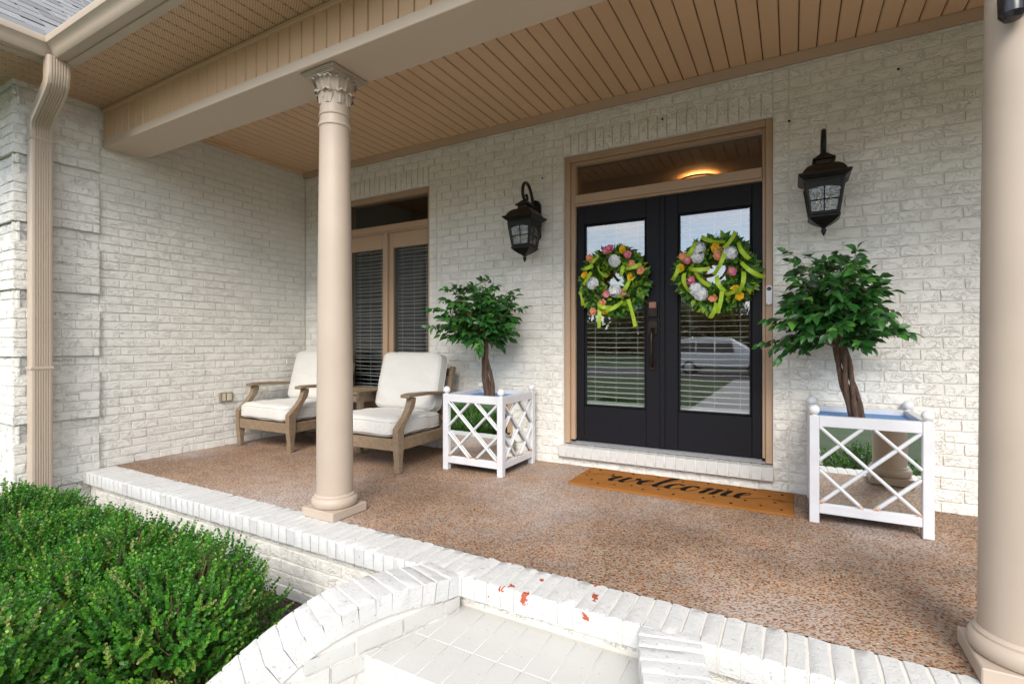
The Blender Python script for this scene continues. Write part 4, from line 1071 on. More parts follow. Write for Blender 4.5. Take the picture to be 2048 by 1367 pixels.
# teak armchairs with cushions
def cushion(w_, d, h, name, parent, loc, rot=None, seed=0, puff=.02, taper=1.0):
    nx, ny, nz = 18, 18, 6; r = random.Random(seed); ph = [r.uniform(0, 6) for _ in range(6)]
    def P(u, v, s):   # u,v,s in -1..1 cube -> rounded
        e = 14.0; e2 = 7.0
        x, y, z = u, v, s
        k = (abs(x) ** e + abs(y) ** e + abs(z) ** e2) ** (1 / 9.0); k = max(k, 1e-6)
        mx_ = max(abs(x), abs(y), abs(z)); q = mx_ / k
        cx_, cy_, cz_ = x * q / mx_ * 1.0, y * q / mx_, z * q / mx_
        crown = 1 + puff / h * 2 * (1 - min(1, abs(u)) ** 2) * (1 - min(1, abs(v)) ** 2)
        wob = .004 * math.sin(7 * u + ph[0]) * math.sin(5 * v + ph[1]) + .003 * math.sin(13 * v + ph[2] + 3 * u)
        ww = 1 + (taper - 1) * (v + 1) / 2
        return (cx_ * w_ / 2 * ww + wob * .5, cy_ * d / 2 + wob * .4, cz_ * h / 2 * crown + wob)
    mb = MB(); 
    def grid(f, a, b):
        vs = [f(-1 + 2 * i / a, -1 + 2 * j / b) for j in range(b + 1) for i in range(a + 1)]
        mb.add(vs, [(j * (a + 1) + i, j * (a + 1) + i + 1, (j + 1) * (a + 1) + i + 1, (j + 1) * (a + 1) + i) for j in range(b) for i in range(a)])
    grid(lambda u, v: P(u, v, 1), nx, ny); grid(lambda u, v: P(u, v, -1), nx, ny)
    for s in (-1, 1): grid(lambda u, v: P(u, s, v), nx, nz); grid(lambda u, v: P(s, u, v), ny, nz)
    o = mb.build(name, 'linen_fabric', parent, 80, loc=loc)
    if rot: o.rotation_euler = rot
    # piping along the top and bottom seams
    for s in (.62, -.62):
        ring = [P(u, -1, s) for u in np.linspace(-.97, .97, 20)] + [P(1, v, s) for v in np.linspace(-.97, .97, 20)] + [P(u, 1, s) for u in np.linspace(.97, -.97, 20)] + [P(-1, v, s) for v in np.linspace(.97, -.97, 20)]
        ring.append(ring[0]); MB().tube(ring, .0042, 6, False).build('piping', 'linen_fabric', o, 60)
    return o
def armchair(x, y, rz, label):
    """origin under the front rail's middle; faces -y; 0.80 wide, 0.86 deep"""
    t = thing('armchair', label, 'armchair', (x, y, .001), rz, 'teak armchairs on the porch')
    W2 = .40
    for s in (-1, 1):
        # front leg flows up and back into the arm post
        xs0, xs1 = s * W2 - .028, s * W2 + .028
        side = [(.020, 0), (.058, 0), (.066, .12), (.080, .205), (.080, .345), (.105, .395), (.165, .465), (.222, .535), (.240, .585), (.243, .622), (.180, .622), (.172, .585), (.150, .530), (.098, .462), (.030, .400), (.0, .375), (.0, .225), (.012, .13)]
        n_ = len(side); mb = MB(); vs = [(xs0, a, b) for a, b in side] + [(xs1, a, b) for a, b in side]
        left = [(i, (i + 1) % n_, n_ + (i + 1) % n_, n_ + i) for i in range(n_)]
        m_ = n_ // 2
        caps = [(i, i + 1, n_ - 2 - i, n_ - 1 - i) for i in range(m_ - 1)]
        mb.add(vs, left + caps + [tuple(n_ + q for q in c[::-1]) for c in caps]); lg = mb.build('leg', 'teak', t, 30)
        bv = lg.modifiers.new('edge', 'BEVEL'); bv.width = .004; bv.segments = 2; bv.limit_method = 'ANGLE'; bv.angle_limit = R(50)
        # rear leg / back upright
        side = [(.80, 0), (.835, 0), (.80, .30), (.815, .50), (.91, .855), (.865, .862), (.765, .52), (.745, .30)]
        mb = MB(); n_ = len(side); vs = [(s * (W2 - .02) - .022, a, b) for a, b in side] + [(s * (W2 - .02) + .022, a, b) for a, b in side]
        mb.add(vs, [(i, (i + 1) % n_, n_ + (i + 1) % n_, n_ + i) for i in range(n_)] + [(0, 1, 2, 7), (7, 2, 3, 6), (6, 3, 4, 5), (n_, n_ + 7, n_ + 2, n_ + 1), (n_ + 7, n_ + 6, n_ + 3, n_ + 2), (n_ + 6, n_ + 5, n_ + 4, n_ + 3)])
        lg = mb.build('leg', 'teak', t, 30); bv = lg.modifiers.new('edge', 'BEVEL'); bv.width = .004; bv.segments = 2; bv.limit_method = 'ANGLE'; bv.angle_limit = R(50)
        # arm: gently dished, widest at the front
        pth = [(.125, .0), (.20, .008), (.40, .004), (.60, -.008), (.815, -.028)]
        mb = MB(); vs = []
        for (yy, dz), hw in zip(pth, (.046, .048, .042, .036, .032)):
            xc = s * (W2 - (.006 if yy < .5 else .012))
            vs += [(xc - hw, yy, .622 + dz), (xc + hw, yy, .622 + dz), (xc + hw, yy, .650 + dz), (xc - hw, yy, .650 + dz)]
        mb.add(vs, [(i * 4 + k, i * 4 + (k + 1) % 4, (i + 1) * 4 + (k + 1) % 4, (i + 1) * 4 + k) for i in range(4) for k in range(4)] + [(0, 1, 2, 3), (16, 17, 18, 19)])
        ar = mb.build('arm', 'teak', t, 30); bv = ar.modifiers.new('edge', 'BEVEL'); bv.width = .006; bv.segments = 3; bv.limit_method = 'ANGLE'; bv.angle_limit = R(50)
        MB().bbox(s * W2 - .014, s * W2 + .014, .0805, .76, .19, .288, .004).build('side_rail', 'teak', t, 30)
    MB().bbox(-W2 + .0285, W2 - .0285, .010, .038, .188, .288, .004).build('front_rail', 'teak', t, 30)
    MB().bbox(-W2 + .045, W2 - .045, .755, .780, .205, .30, .004).build('rear_rail', 'teak', t, 30)
    m = Matrix.Translation((0, .79, .40)) @ Matrix.Rotation(R(-15.3), 4, 'X')
    MB().bbox(-W2 + .043, W2 - .043, 0, .024, .385, .455, .004, m).build('crest_rail', 'teak', t, 30); MB().bbox(-W2 + .043, W2 - .043, 0, .024, -.06, .0, .004, m).build('lower_back_rail', 'teak', t, 30)
    for i in range(7):
        xc = -.27 + .09 * i; MB().bbox(xc - .024, xc + .024, .005, .019, .0005, .3845, .003, m).build('back_slat', 'teak', t, 30)
    for i in range(6):
        yc = .12 + .115 * i; MB().bbox(-W2 + .0145, W2 - .0145, yc - .03, yc + .03, .268, .283, .003).build('seat_slat', 'teak', t, 30)
    cushion(.738, .74, .165, 'seat_cushion', t, (0, .362, .372), rot=(R(-1.5), 0, 0), seed=int(x * 10), puff=.016)
    cushion(.735, .56, .16, 'back_cushion', t, (0.005, .705, .715), rot=(R(75), 0, 0), seed=int(x * 20), puff=.022, taper=.98)
    return t
armchair(-4.785, 3.255, R(1), 'teak armchair with white cushions in the corner by the side wall'); armchair(-3.285, 3.155, R(2), 'teak armchair with white cushions beside the planter')
# side table
tb = thing('side_table', 'small teak slatted side table between the two armchairs', 'table', (-4.03, 3.86, .001))
for sx_ in (-1, 1):
    for sy_ in (-1, 1): MB().bbox(sx_ * .275 - .026, sx_ * .275 + .026, sy_ * .24 - .026, sy_ * .24 + .026, 0, .575, .003).build('leg', 'teak', tb, 30)
for s in (-1, 1):
    MB().bbox(-.2485, .2485, s * .24 - .011, s * .24 + .011, .50, .574, .003).build('apron', 'teak', tb, 30); MB().bbox(s * .275 - .011, s * .275 + .011, -.2135, .2135, .50, .574, .003).build('apron', 'teak', tb, 30)
    MB().bbox(s * .275 - .011, s * .275 + .011, -.2135, .2135, .14, .185, .003).build('stretcher', 'teak', tb, 30)
for i in range(5): MB().bbox(-.3, .3, -.27 + i * .108 + .001, -.27 + (i + 1) * .108 - .003, .5755, .603, .004).build('top_slat', 'teak', tb, 30)
for i in range(5): MB().bbox(-.2635, .2635, -.20 + i * .08, -.135 + i * .08, .1855, .203, .003).build('shelf_slat', 'teak', tb, 30)
# ------------------------------------------------------------------ foliage
LV = np.array([(0, 0, 0), (.28, .27, .07), (.62, .23, .04), (1.05, 0, -.20), (.62, -.23, .04), (.28, -.27, .07), (.30, 0, 0), (.65, 0, -.03)], np.float32)
LF = np.array([(0, 6, 1), (1, 6, 7), (1, 7, 2), (2, 7, 3), (0, 5, 6), (5, 4, 7), (5, 7, 6), (4, 3, 7)], np.int32)
OV = np.array([(0, 0, 0), (.32, .38, .08), (.78, .34, .07), (1.0, 0, 0), (.78, -.34, .07), (.32, -.38, .08)], np.float32)
OF = np.array([(0, 1, 2, 3), (0, 3, 4, 5)], np.int32)
def leaf_frames(D, N):
    D = D / np.linalg.norm(D, axis=1, keepdims=True); Y = np.cross(N, D); Y /= np.linalg.norm(Y, axis=1, keepdims=True) + 1e-9; Z = np.cross(D, Y); return D, Y, Z
def leaves_mesh(name, P, D, N, S, mat, tint, base=(LV, LF), wd=1.0):
    BV, BF = base; X, Y, Z = leaf_frames(np.asarray(D, float), np.asarray(N, float)); P = np.asarray(P, float); S = np.asarray(S, float)
    V = P[:, None, :] + S[:, None, None] * (BV[None, :, 0:1] * X[:, None, :] + wd * BV[None, :, 1:2] * Y[:, None, :] + BV[None, :, 2:3] * Z[:, None, :])
    F = BF[None] + (np.arange(len(P)) * len(BV))[:, None, None]
    return fastmesh(name, V.reshape(-1, 3), F.reshape(-1, BF.shape[1]), mat, np.repeat(np.asarray(tint), len(BF)))

def ficus(x, y, label, cfg, seed):
    t = thing('ficus_tree', label, 'tree', (x, y, .5815), group='artificial ficus trees in the planters')
    rg = np.random.default_rng(seed); r = random.Random(seed)
    base, top, cc, rad = [np.array(cfg[k], float) for k in ('base', 'top', 'centre', 'radius')]
    tr = MB(); nst = cfg['stems']
    for k in range(nst):
        ph = 2 * math.pi * k / nst; path = []; tw = cfg['twist']
        for i in range(15):
            f = i / 14; a = ph + f * tw; rr = (.031 * (1 - f) + .017 * f) * cfg['fat']
            p = base + (top - base) * f + np.array([.016 * math.sin(f * 5 + k), .012 * math.cos(f * 4 + k * 2), 0]) + np.array([math.cos(a), math.sin(a), 0]) * rr
            path.append(p)
        tr.tube(path, [(.0205 - .007 * i / 14) * cfg['fat'] * r.uniform(.9, 1.12) for i in range(15)], 9)
    tr.build('trunk', 'ficus_bark', t, 60)
    br = MB(); P, D, N, S, T = [], [], [], [], []
    nb_ = cfg['branches']
    for b in range(nb_):
        u = (b + .5) / nb_; zc = 1 - 1.85 * u; ph = b * 2.39996 + r.uniform(-.25, .25); q = math.sqrt(max(0, 1 - zc * zc))
        dirv = np.array([q * math.cos(ph), q * math.sin(ph), zc]); tip = cc + dirv * rad * (r.uniform(.68, 1.05) if r.random() < .8 else r.uniform(1.08, 1.28))
        tip[1] = min(tip[1], .30 - .02)
        start = base + (top - base) * r.uniform(.82, 1.0) if zc < .2 else top
        mid = (start * .5 + tip * .5) + np.array([0, 0, .07 + .05 * r.random()])
        pts = [((1 - s) ** 2) * start + 2 * s * (1 - s) * mid + s * s * tip for s in np.linspace(0, 1, 9)]
        br.tube(pts, [.0065 - .005 * i / 8 for i in range(9)], 5)
        ntw = cfg['twigs']
        for k in range(ntw):
            s = .32 + .68 * k / (ntw - 1); i0 = min(int(s * 8), 7); o = pts[i0] + (pts[i0 + 1] - pts[i0]) * (s * 8 - i0); bd = pts[min(i0 + 1, 8)] - pts[i0]; bd /= np.linalg.norm(bd)
            tdir = bd + rg.normal(0, .55, 3) * (.5 if k == ntw - 1 else 1) + np.array([0, 0, .05]); tdir[2] *= .6; tdir /= np.linalg.norm(tdir)
            ln = r.uniform(.09, .15); tp = [o + tdir * ln * f + np.array([0, 0, -.03 * f * f]) for f in (0, .35, .7, 1.0)]
            br.tube(tp, [.0025, .002, .0016, .001], 4)
            nl = r.randint(6, 8)
            for j in range(nl):
                f = (j + .6) / nl; p = o + tdir * ln * f + np.array([0, 0, -.03 * f * f]); sd_ = np.cross(tdir, (0, 0, 1)); sd_ /= np.linalg.norm(sd_) + 1e-9
                d = tdir * (.7 if j < nl - 1 else 1.5) + sd_ * (1 if j % 2 else -1) * (.8 if j < nl - 1 else .1) + np.array([0, 0, -.55]) + rg.normal(0, .3, 3)
                if p[1] > .285 or (p[0] < -.43 and .76 < p[2] < 1.02): continue
                P.append(p); D.append(d); n_ = np.array([0, -.55, .75]) + rg.normal(0, .4, 3); N.append(n_); S.append(r.uniform(.052, .084)); T.append(min(1, max(0, r.gauss(.46, .28))))
    br.build('branch', 'twig', t, 60)
    P, D, N, S, T = map(np.array, (P, D, N, S, T))
    dist = np.linalg.norm(P + np.array([x, y, .58]) - np.array(CAM), axis=1); order = np.argsort(dist); near, far = order[:300], order[300:]
    lm = [fastmesh('leaf', LV, LF, 'ficus_leaf', [v] * 8) for v in (.15, .3, .45, .6, .8, 1.0)]
    X, Y, Z = leaf_frames(D, N)
    for i in near:
        m = Matrix((X[i] * S[i], Y[i] * S[i], Z[i] * S[i])).transposed().to_4x4(); m.translation = Vector(P[i])
        o = put('leaf', lm[min(5, int(T[i] * 6))], t); o.matrix_local = m
    tag(put('foliage', leaves_mesh('foliage', P[far], D[far], N[far], S[far], 'ficus_leaf', T[far]), t), kind='stuff')
ficus(-2.355, 3.815, 'leafy ficus with straight brown trunk in the planter beside the armchair', dict(base=(.0, -.02, 0), top=(-.045, -.02, .52), centre=(-.09, -.05, .76), radius=(.33, .30, .29), stems=4, twist=1.2, fat=1.0, branches=46, twigs=6), 3)
ficus(.392, 3.88, 'leafy ficus leaning on twisted stems in the planter beside the column', dict(base=(-.03, -.06, 0), top=(-.14, -.05, .56), centre=(-.165, -.07, .75), radius=(.285, .27, .31), stems=5, twist=1.7, fat=.85, branches=46, twigs=6), 8)

# wreaths
def wreath(x, z, label, flowers, ribbons, uc, vc, scl, seed):
    yb = DY + .004
    t = thing('wreath', label, 'wreath', (x, yb, z), group='flower wreaths on the front doors'); rg = np.random.default_rng(seed); r = random.Random(seed)
    RR = .205
    MB().tube([(RR * math.cos(a), -.045, RR * math.sin(a)) for a in np.linspace(0, 2 * math.pi, 49)], .03, 8, False).build('grapevine_ring', 'twig', t)
    n = 1350; a = rg.uniform(0, 2 * math.pi, n); b = rg.uniform(0, 2 * math.pi, n); rr = .075 * np.sqrt(rg.uniform(.15, 1, n)) 
    rad = RR + rr * np.cos(b); dep = -.055 - rr * .75 * np.sin(b)
    P = np.stack([rad * np.cos(a), np.minimum(dep, -.006), rad * np.sin(a)], 1)
    out = np.stack([np.cos(a) * np.cos(b), -np.abs(np.sin(b)) * .6 - .12, np.sin(a) * np.cos(b)], 1); tg = np.stack([-np.sin(a), 0 * a, np.cos(a)], 1)
    D = out + tg * rg.normal(0, .8, n)[:, None] + rg.normal(0, .25, (n, 3)); D[:, 1] = np.minimum(D[:, 1], -.05)
    N = np.stack([np.cos(a) * .3, -np.ones(n), np.sin(a) * .3], 1) + rg.normal(0, .45, (n, 3))
    tag(put('foliage', leaves_mesh('foliage', P, D, N, rg.uniform(.035, .078, n), 'wreath_leaf', np.clip(rg.normal(.6, .3, n), 0, 1)), t), kind='stuff')
    # fern fronds and sprigs that stick out
    P, D, N, S, T = [], [], [], [], []
    for k in range(48):
        a_ = r.uniform(0, 6.28); o = np.array([RR * math.cos(a_), -.07, RR * math.sin(a_)]); d = np.array([math.cos(a_), -.2, math.sin(a_)]) * r.choice((1, 1, 1, -.5)) + rg.normal(0, .4, 3) * (1, .3, 1); d /= np.linalg.norm(d); sd_ = np.cross(d, (0, 1, 0))
        ln = r.uniform(.07, .135); tn = r.choice((.1, .3, .55, .9))
        for j in range(12):
            f = j / 11
            for s in (1, -1):
                P.append(o + d * ln * f * 1.2 + np.array([0, 0, -.03 * f * f])); D.append(d * .6 + sd_ * s); N.append((0, -1, .2)); S.append(.028 * (1 - .7 * f)); T.append(tn)
    P = np.array(P); P[:, 1] = np.minimum(P[:, 1], -.02)
    tag(put('fern_sprigs', leaves_mesh('fern_sprigs', P, D, N, S, 'wreath_leaf', T, wd=.6), t), kind='stuff')
    def px(zx, zy): return ((1080 + zx / 4.092 - uc) / scl[0], -(380 + zy / 4.093 - vc) / scl[1])
    def floret(c, n_, size, petals, cup, P, D, N, S, T, tv):
        n_ = np.array(n_, float); n_ /= np.linalg.norm(n_); u = np.cross(n_, (.3, .2, 1)); u /= np.linalg.norm(u); v = np.cross(n_, u); a0 = r.uniform(0, 6)
        for k in range(petals):
            a_ = a0 + 2 * math.pi * k / petals; e = u * math.cos(a_) + v * math.sin(a_); P.append(np.array(c) + e * size * .05); D.append(e + n_ * cup); N.append(n_ - e * cup * .8 + rg.normal(0, .1, 3)); S.append(size * r.uniform(.9, 1.1)); T.append(min(1, max(0, tv + r.uniform(-.25, .25))))
    names = dict(w=('hydrangea', 'white_petal'), y=('yellow_flower', 'yellow_petal'), k=('pink_flower', 'pink_petal'), p=('peach_flower', 'peach_petal'))
    for kind, zx, zy in flowers:
        fx, fz = px(zx, zy); c = np.array([fx, -.125, fz]); P, D, N, S, T = [], [], [], [], []
        if kind == 'w':
            for q in range(34):
                g = rg.normal(0, 1, 3); g /= np.linalg.norm(g); g[1] = -abs(g[1]); floret(c + g * (.043, .035, .046), g, .026, 4, .2, P, D, N, S, T, .8)
        else:
            floret(c, (r.uniform(-.3, .3), -1, r.uniform(-.3, .3)), .036, 6, .3, P, D, N, S, T, .8); floret(c + (0, -.008, 0), (r.uniform(-.3, .3), -1, r.uniform(-.3, .3)), .027, 5, .7, P, D, N, S, T, .5); floret(c + (0, -.012, 0), (0, -1, 0), .016, 5, 1.3, P, D, N, S, T, .1)
        nm, mt = names[kind]; put(nm, leaves_mesh(nm, P, D, N, S, mt, T, base=(OV * (1, 1.2, 1), OF)), t)
    for zx, zy, ang, ln, curl in ribbons:
        fx, fz = px(zx, zy); a_ = R(ang); vs = []; wd = .0165; ns = 14; ln *= .92
        c0 = Vector((math.cos(a_), 0, math.sin(a_))); sd_ = Vector((-math.sin(a_), 0, math.cos(a_)))
        for i in range(ns + 1):
            f = i / ns - .5; p = Vector((fx, -.15, fz)) + c0 * f * ln + Vector((0, -1, 0)) * (curl * (1 - 4 * f * f) * .05) + sd_ * curl * .02 * (4 * f * f - .5)
            tw = .15 + .75 * curl * math.sin(f * 2.6 + ang); e = sd_ * math.cos(tw) + Vector((0, -1, 0)) * math.sin(tw)
            vs += [p + e * wd, p - e * wd]
        MB().add(vs, [(2 * i, 2 * i + 2, 2 * i + 3, 2 * i + 1) for i in range(ns)]).build('ribbon', 'lime_ribbon', t, 60)
    return t
FL = [('w', 640, 590), ('w', 455, 760), ('w', 640, 830), ('y', 770, 725), ('y', 705, 505), ('y', 395, 690), ('y', 560, 990), ('k', 600, 490), ('k', 575, 855), ('k', 740, 545), ('k', 565, 500), ('p', 435, 550), ('p', 780, 625), ('p', 840, 680), ('p', 540, 920), ('p', 465, 990), ('k', 715, 840)]
RB = [(485, 580, 35, .11, 1), (425, 635, 15, .12, .8), (545, 670, -55, .15, 1), (425, 725, 55, .14, .8), (795, 655, 12, .15, 1), (708, 680, 75, .10, .6), (380, 880, 105, .14, 1), (640, 965, 25, .20, 1.3), (525, 1040, 88, .20, .5), (785, 1010, 105, .26, .6), (745, 800, 60, .13, .7), (560, 950, -20, .14, 1)]
FR = [('w', 1310, 490), ('w', 1300, 550), ('w', 1565, 545), ('w', 1330, 860), ('w', 1290, 820), ('y', 1160, 635), ('y', 1605, 835), ('y', 1450, 490), ('k', 1580, 690), ('k', 1250, 745), ('k', 1225, 575), ('p', 1430, 900), ('p', 1475, 525), ('p', 1185, 545), ('p', 1470, 560), ('y', 1640, 890)]
RBR = [(1430, 440, -18, .20, 1.2), (1570, 450, 55, .16, .8), (1665, 540, -60, .17, .7), (1490, 630, 65, .20, .8), (1320, 662, -3, .17, .8), (1340, 740, -48, .19, .8), (1130, 685, 65, .13, .8), (1212, 765, -75, .17, .8), (1735, 700, -38, .22, .9), (1660, 790, 78, .19, .9), (1488, 790, -65, .15, .8), (1492, 920, 80, .22, .6), (1440, 1000, 70, .14, .8), (1260, 500, 60, .14, .8), (1580, 860, 20, .12, .9)]
wreath(-1.352, 1.632, 'flower wreath with lime ribbons on the door with the handle', FL, RB, 1230, 562, (224, 229), 4)
wreath(-.528, 1.648, 'larger ribboned flower wreath on the door beside the doorbell', FR, RBR, 1432, 548, (270, 254), 6)

# boxwood shrubs in the bed
def shrub(x, y, rx, ry, top, label, seed, dens=1.0):
    t = thing('boxwood_shrub', label, 'shrub', (x, y, GZ - .02), group='boxwood shrubs in the front bed'); rg = np.random.default_rng(seed)
    H = top - GZ; cz = H * .46; rz_ = H - cz
    n = int(1150 * dens * (rx * ry) / .2)
    v = rg.normal(0, 1, (n, 3)); v /= np.linalg.norm(v, axis=1, keepdims=True); v[:, 2] = np.where(v[:, 2] < -.55, -v[:, 2], v[:, 2])
    lump = 1 + .10 * np.sin(v[:, 0] * 5 + seed) * np.cos(v[:, 1] * 6 + seed * 2) + .07 * np.sin(v[:, 2] * 9 + v[:, 0] * 4)
    depth = np.where(rg.random(n) < .62, rg.uniform(.9, 1.06, n), rg.uniform(.55, .92, n)) * lump
    tip = v * np.array([rx, ry, rz_]) * depth[:, None] + np.array([0, 0, cz])
    tip[:, 2] = np.maximum(tip[:, 2], .06)
    dr = v + np.array([0, 0, .5]) + rg.normal(0, .3, (n, 3)); dr /= np.linalg.norm(dr, axis=1, keepdims=True)
    ln = rg.uniform(.07, .15, n)
    P, D, N, S, T = [], [], [], [], []
    nl = 9; spt = np.clip(rg.normal(.42, .2, n), 0, .93); fresh = rg.random(n) < .09; spt = np.where(fresh, .97, spt)
    u = np.cross(dr, rg.normal(0, 1, (n, 3))); u /= np.linalg.norm(u, axis=1, keepdims=True); w2 = np.cross(dr, u)
    for j in range(nl):
        f = j / (nl - 1); p = tip - dr * (ln * (1 - f))[:, None]
        e = u if j % 2 else w2
        for s in (1, -1):
            P.append(p); D.append(e * s * (1 - .5 * f) + dr * (.55 + .6 * f) + rg.normal(0, .18, (n, 3))); N.append(dr - e * s * .4 + rg.normal(0, .2, (n, 3))); S.append(rg.uniform(.0155, .0235, n) * (1 - .3 * f)); T.append(np.clip(spt + .18 * (f - .5) + rg.normal(0, .08, n), 0, 1))
    P, D, N, S, T = [np.concatenate(q) for q in (P, D, N, S, T)]
    tag(put('foliage', leaves_mesh('foliage', P, D, N, S, 'boxwood_leaf', T, base=(OV, OF)), t), kind='stuff')
    st = MB(); r = random.Random(seed)
    for k in range(26):
        a_ = r.uniform(0, 6.28); q = r.uniform(.2, .85); e = Vector((rx * q * math.cos(a_), ry * q * math.sin(a_), cz + rz_ * math.sqrt(1 - q * q) * .93)); st.tube([(.03 * math.cos(a_), .03 * math.sin(a_), 0), (e.x * .4, e.y * .4, e.z * .45), (e.x * .8, e.y * .8, e.z * .8), e], [.012, .008, .005, .002], 5)
    idx = rg.choice(n, min(n, 420), replace=False)
    for i in idx: st.tube([tip[i] - dr[i] * ln[i] * 1.5, tip[i] - dr[i] * .004], [.0022, .0012], 3, False)
    st.build('stem', 'twig', t, 60)
SH = [(-4.62, 1.30, .52, .46, .13, 'boxwood shrub at the foot of the downspout'), (-3.82, 1.30, .54, .48, .10, 'boxwood shrub between the downspout shrub and the middle of the porch wall'),
      (-3.05, 1.26, .54, .50, .15, 'boxwood shrub in front of the porch wall below the column'), (-2.42, 1.22, .42, .46, .17, 'boxwood shrub hugging the curved brick cheek wall'),
      (-3.55, .58, .55, .46, .17, 'boxwood shrub on the lawn side of the bed, farther along from the steps'), (-2.58, .50, .50, .46, .22, 'boxwood shrub on the lawn side of the bed, close to the steps'),
      (-4.55, .42, .5, .42, .12, 'boxwood shrub on the lawn side of the bed in front of the downspout'), (-5.4, .85, .5, .45, .12, 'boxwood shrub against the wing wall past the downspout')]
for i, (x, y, rx, ry, top, lb) in enumerate(SH): shrub(x, y, rx, ry, top, lb, 30 + i, 1.25)
for i, (x, y, rx, ry, top, lb) in enumerate([(.65, 1.15, .45, .40, .10, 'boxwood shrub below the column on the far side of the steps'), (1.55, 1.10, .5, .42, .10, 'boxwood shrub at the end of the bed past the column')]): shrub(x, y, rx, ry, top, lb, 50 + i, .6)

# ------------------------------------------------------------------ across the street: what the glass reflects
def tree(x, y, h, cr, label, seed):
    t = thing('street_tree', label, 'tree', (x, y, GZ - .02), group='trees across the street'); rg = np.random.default_rng(seed); r = random.Random(seed)
    tb_ = MB(); tb_.tube([(0, 0, 0), (.05, .02, h * .2), (-.05, .05, h * .45), (0, 0, h * .8)], [h * .03, h * .024, h * .017, h * .006], 9); cs = []
    for k in range(16):
        a_ = k * 2.4; z0 = h * r.uniform(.25, .6); e = (cr * .7 * math.cos(a_) * r.uniform(.4, 1), cr * .7 * math.sin(a_) * r.uniform(.4, 1), h * r.uniform(.4, .95)); tb_.tube([(0, 0, z0), (e[0] * .5, e[1] * .5, z0 + (e[2] - z0) * .6), e], [h * .010, h * .006, h * .002], 6); cs.append(e)
    tb_.build('trunk', 'tree_bark', t, 60)
    cs = np.array(cs + [(0, 0, h * .85)] + [tuple(rg.normal(0, 1, 3) * (cr * .4, cr * .4, h * .12) + (0, 0, h * .66)) for _ in range(14)])
    n = 5200; ci = rg.integers(0, len(cs), n); P = cs[ci] + rg.normal(0, 1, (n, 3)) * (cr * .19, cr * .19, h * .055)
    D = rg.normal(0, 1, (n, 3)) + (0, 0, -.3); N = rg.normal(0, .7, (n, 3)) + (0, 0, 1)
    tag(put('crown', leaves_mesh('crown', P, D, N, rg.uniform(.22, .42, n), 'tree_leaf', np.clip(rg.normal(.5, .2, n) + .15 * (P[:, 2] / h - .6), 0, 1)), t), kind='stuff')
TL = [(1.6, -27, 9.0, 3.2, 'tall tree on the verge behind the parked white car'), (-12, -38, 7, 3.5, 'broad tree facing the side wall of the porch'), (-19, -36, 8, 3.8, 'round tree at the far end of the street row'), (-27, -40, 9, 4.2, 'big tree past the round tree of the street row'),
      (-6, -44, 6.5, 3.2, 'low tree standing behind the parked white car'), (9, -34, 10, 4.2, 'large tree beside the tall verge tree'), (-36, -42, 9, 4.5, 'last tree of the street row'), (18, -38, 9, 4.2, 'tree at the column end of the street row')]
for i, (x, y, h, cr, lb) in enumerate(TL): tree(x, y, h, cr, lb, 70 + i)

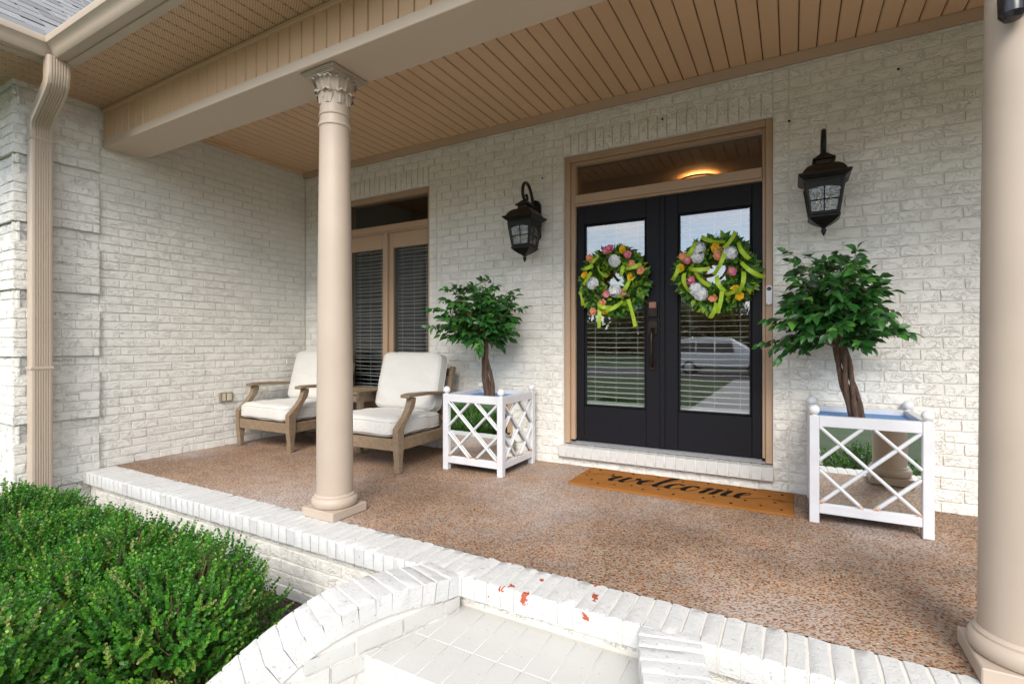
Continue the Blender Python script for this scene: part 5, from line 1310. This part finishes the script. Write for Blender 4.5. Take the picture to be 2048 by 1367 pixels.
rg = np.random.default_rng(5); n = 16000; P = np.stack([rg.uniform(-90, 70, n), rg.normal(-58, 3, n), rg.uniform(0, 1, n)], 1)
P[:, 2] = GZ + P[:, 2] * (5.2 + 1.5 * np.sin(P[:, 0] * .35) + .9 * np.sin(P[:, 0] * .9 + 1)); 
tag(put('distant_wood', leaves_mesh('distant_wood', P, rg.normal(0, 1, (n, 3)), rg.normal(0, .6, (n, 3)) + (0, 1, .3), rg.uniform(.8, 1.6, n), 'tree_leaf', np.clip(rg.normal(.4, .2, n), 0, 1))), 'dark green wood beyond the street', 'wood', kind='stuff')
car = thing('parked_car', 'white estate car parked on the street facing the porch', 'car', (-2.9, -17.6, GZ - .004))
def car_body():
    # half sections along the length: (x, [(y half width, z)...])
    secs = []
    prof = [(-2.35, .48, .80, .95, .0), (-2.25, .40, .90, 1.02, .0), (-2.05, .34, .96, 1.04, .62), (-1.75, .32, .99, 1.05, .68), (-.6, .32, 1.0, 1.05, .72), (.35, .32, .99, 1.03, .70), (1.0, .32, .95, 1.0, .35), (1.35, .34, .92, .98, .0), (2.0, .36, .86, .93, .0), (2.25, .42, .74, .85, .0), (2.35, .5, .6, .7, .0)]
    vs = []
    for x_, zb, zsh, zh, rf in prof:
        hw = .90 if abs(x_) < 2.1 else (.84 if abs(x_) < 2.3 else .74)
        half = [(hw * .85, zb), (hw, zb + .08), (hw, zsh - .1), (hw * .97, zsh), (hw * .93, zh), (hw * .80, zh + rf * .8), (hw * .66, zh + rf), (0, zh + rf + .02)]
        ring = [(a, b) for a, b in half] + [(-a, b) for a, b in half[-2::-1]]
        vs += [(x_, a, b) for a, b in ring]
    n = 15; k = len(prof)
    return MB().add(vs, [(i * n + j, i * n + (j + 1) % n, (i + 1) * n + (j + 1) % n, (i + 1) * n + j) for i in range(k - 1) for j in range(n)] + [tuple(range(n)), tuple((k - 1) * n + j for j in range(n))])
car_body().build('body', 'car_paint', car, 40)
for s in (-1, 1):
    for a, b in ((-1.95, -1.2), (-1.12, -.35), (-.27, .55)):
        MB().add([(a, s * .862, 1.10), (b, s * .868, 1.10), (b - (.12 if b > .4 else 0), s * .752, 1.56), (a + (.05 if a < -1.9 else 0), s * .752, 1.56)], [(0, 1, 2, 3)]).build('side_window', 'car_glass', car, 0)
    for x_ in (-1.45, 1.42):
        wl = MB().lathe([(0, -.11), (.30, -.11), (.335, -.08), (.335, .08), (.30, .11), (0, .11)], (0, 0, 0), 28, Matrix.Rotation(R(90), 4, 'X')).build('wheel', 'tyre_rubber', car, 40, loc=(x_, s * .80, .338))
        MB().lathe([(0, -.1215), (.08, -.118), (.20, -.1135), (.215, -.1105), (0, -.1105)], (0, 0, 0), 28, Matrix.Rotation(R(90 * s), 4, 'X')).build('rim', 'alloy', wl, 40)
    MB().bbox(-2.30, -2.16, s * .80 - .08, s * .80 + .06, .74, .92, .02).build('tail_light', 'tail_lamp', car, 40)
    MB().bbox(2.12, 2.27, s * .66 - .1, s * .66 + .1, .64, .76, .02).build('headlight', 'white_plastic', car, 40)
MB().add([(1.02, .70, 1.05), (1.02, -.70, 1.05), (.40, -.62, 1.68), (.40, .62, 1.68)], [(0, 1, 2, 3)]).build('windscreen', 'car_glass', car, 0)

# small black fitting high on the column by the planter
fx = thing('column_fitting', 'small black fitting screwed high on the thick column', 'fixture', (.6275, 2.197, 2.20), R(-26.7))
MB().bbox(-.035, .035, -.012, .0, -.05, .05, .006).build('bracket', 'black_plastic', fx, 30)
mb = MB().lathe([(0, -.07), (.022, -.066), (.034, -.05), (.036, .04), (.03, .055), (0, .06)], (0, -.045, -.01), 20); mb.build('body', 'black_plastic', fx)
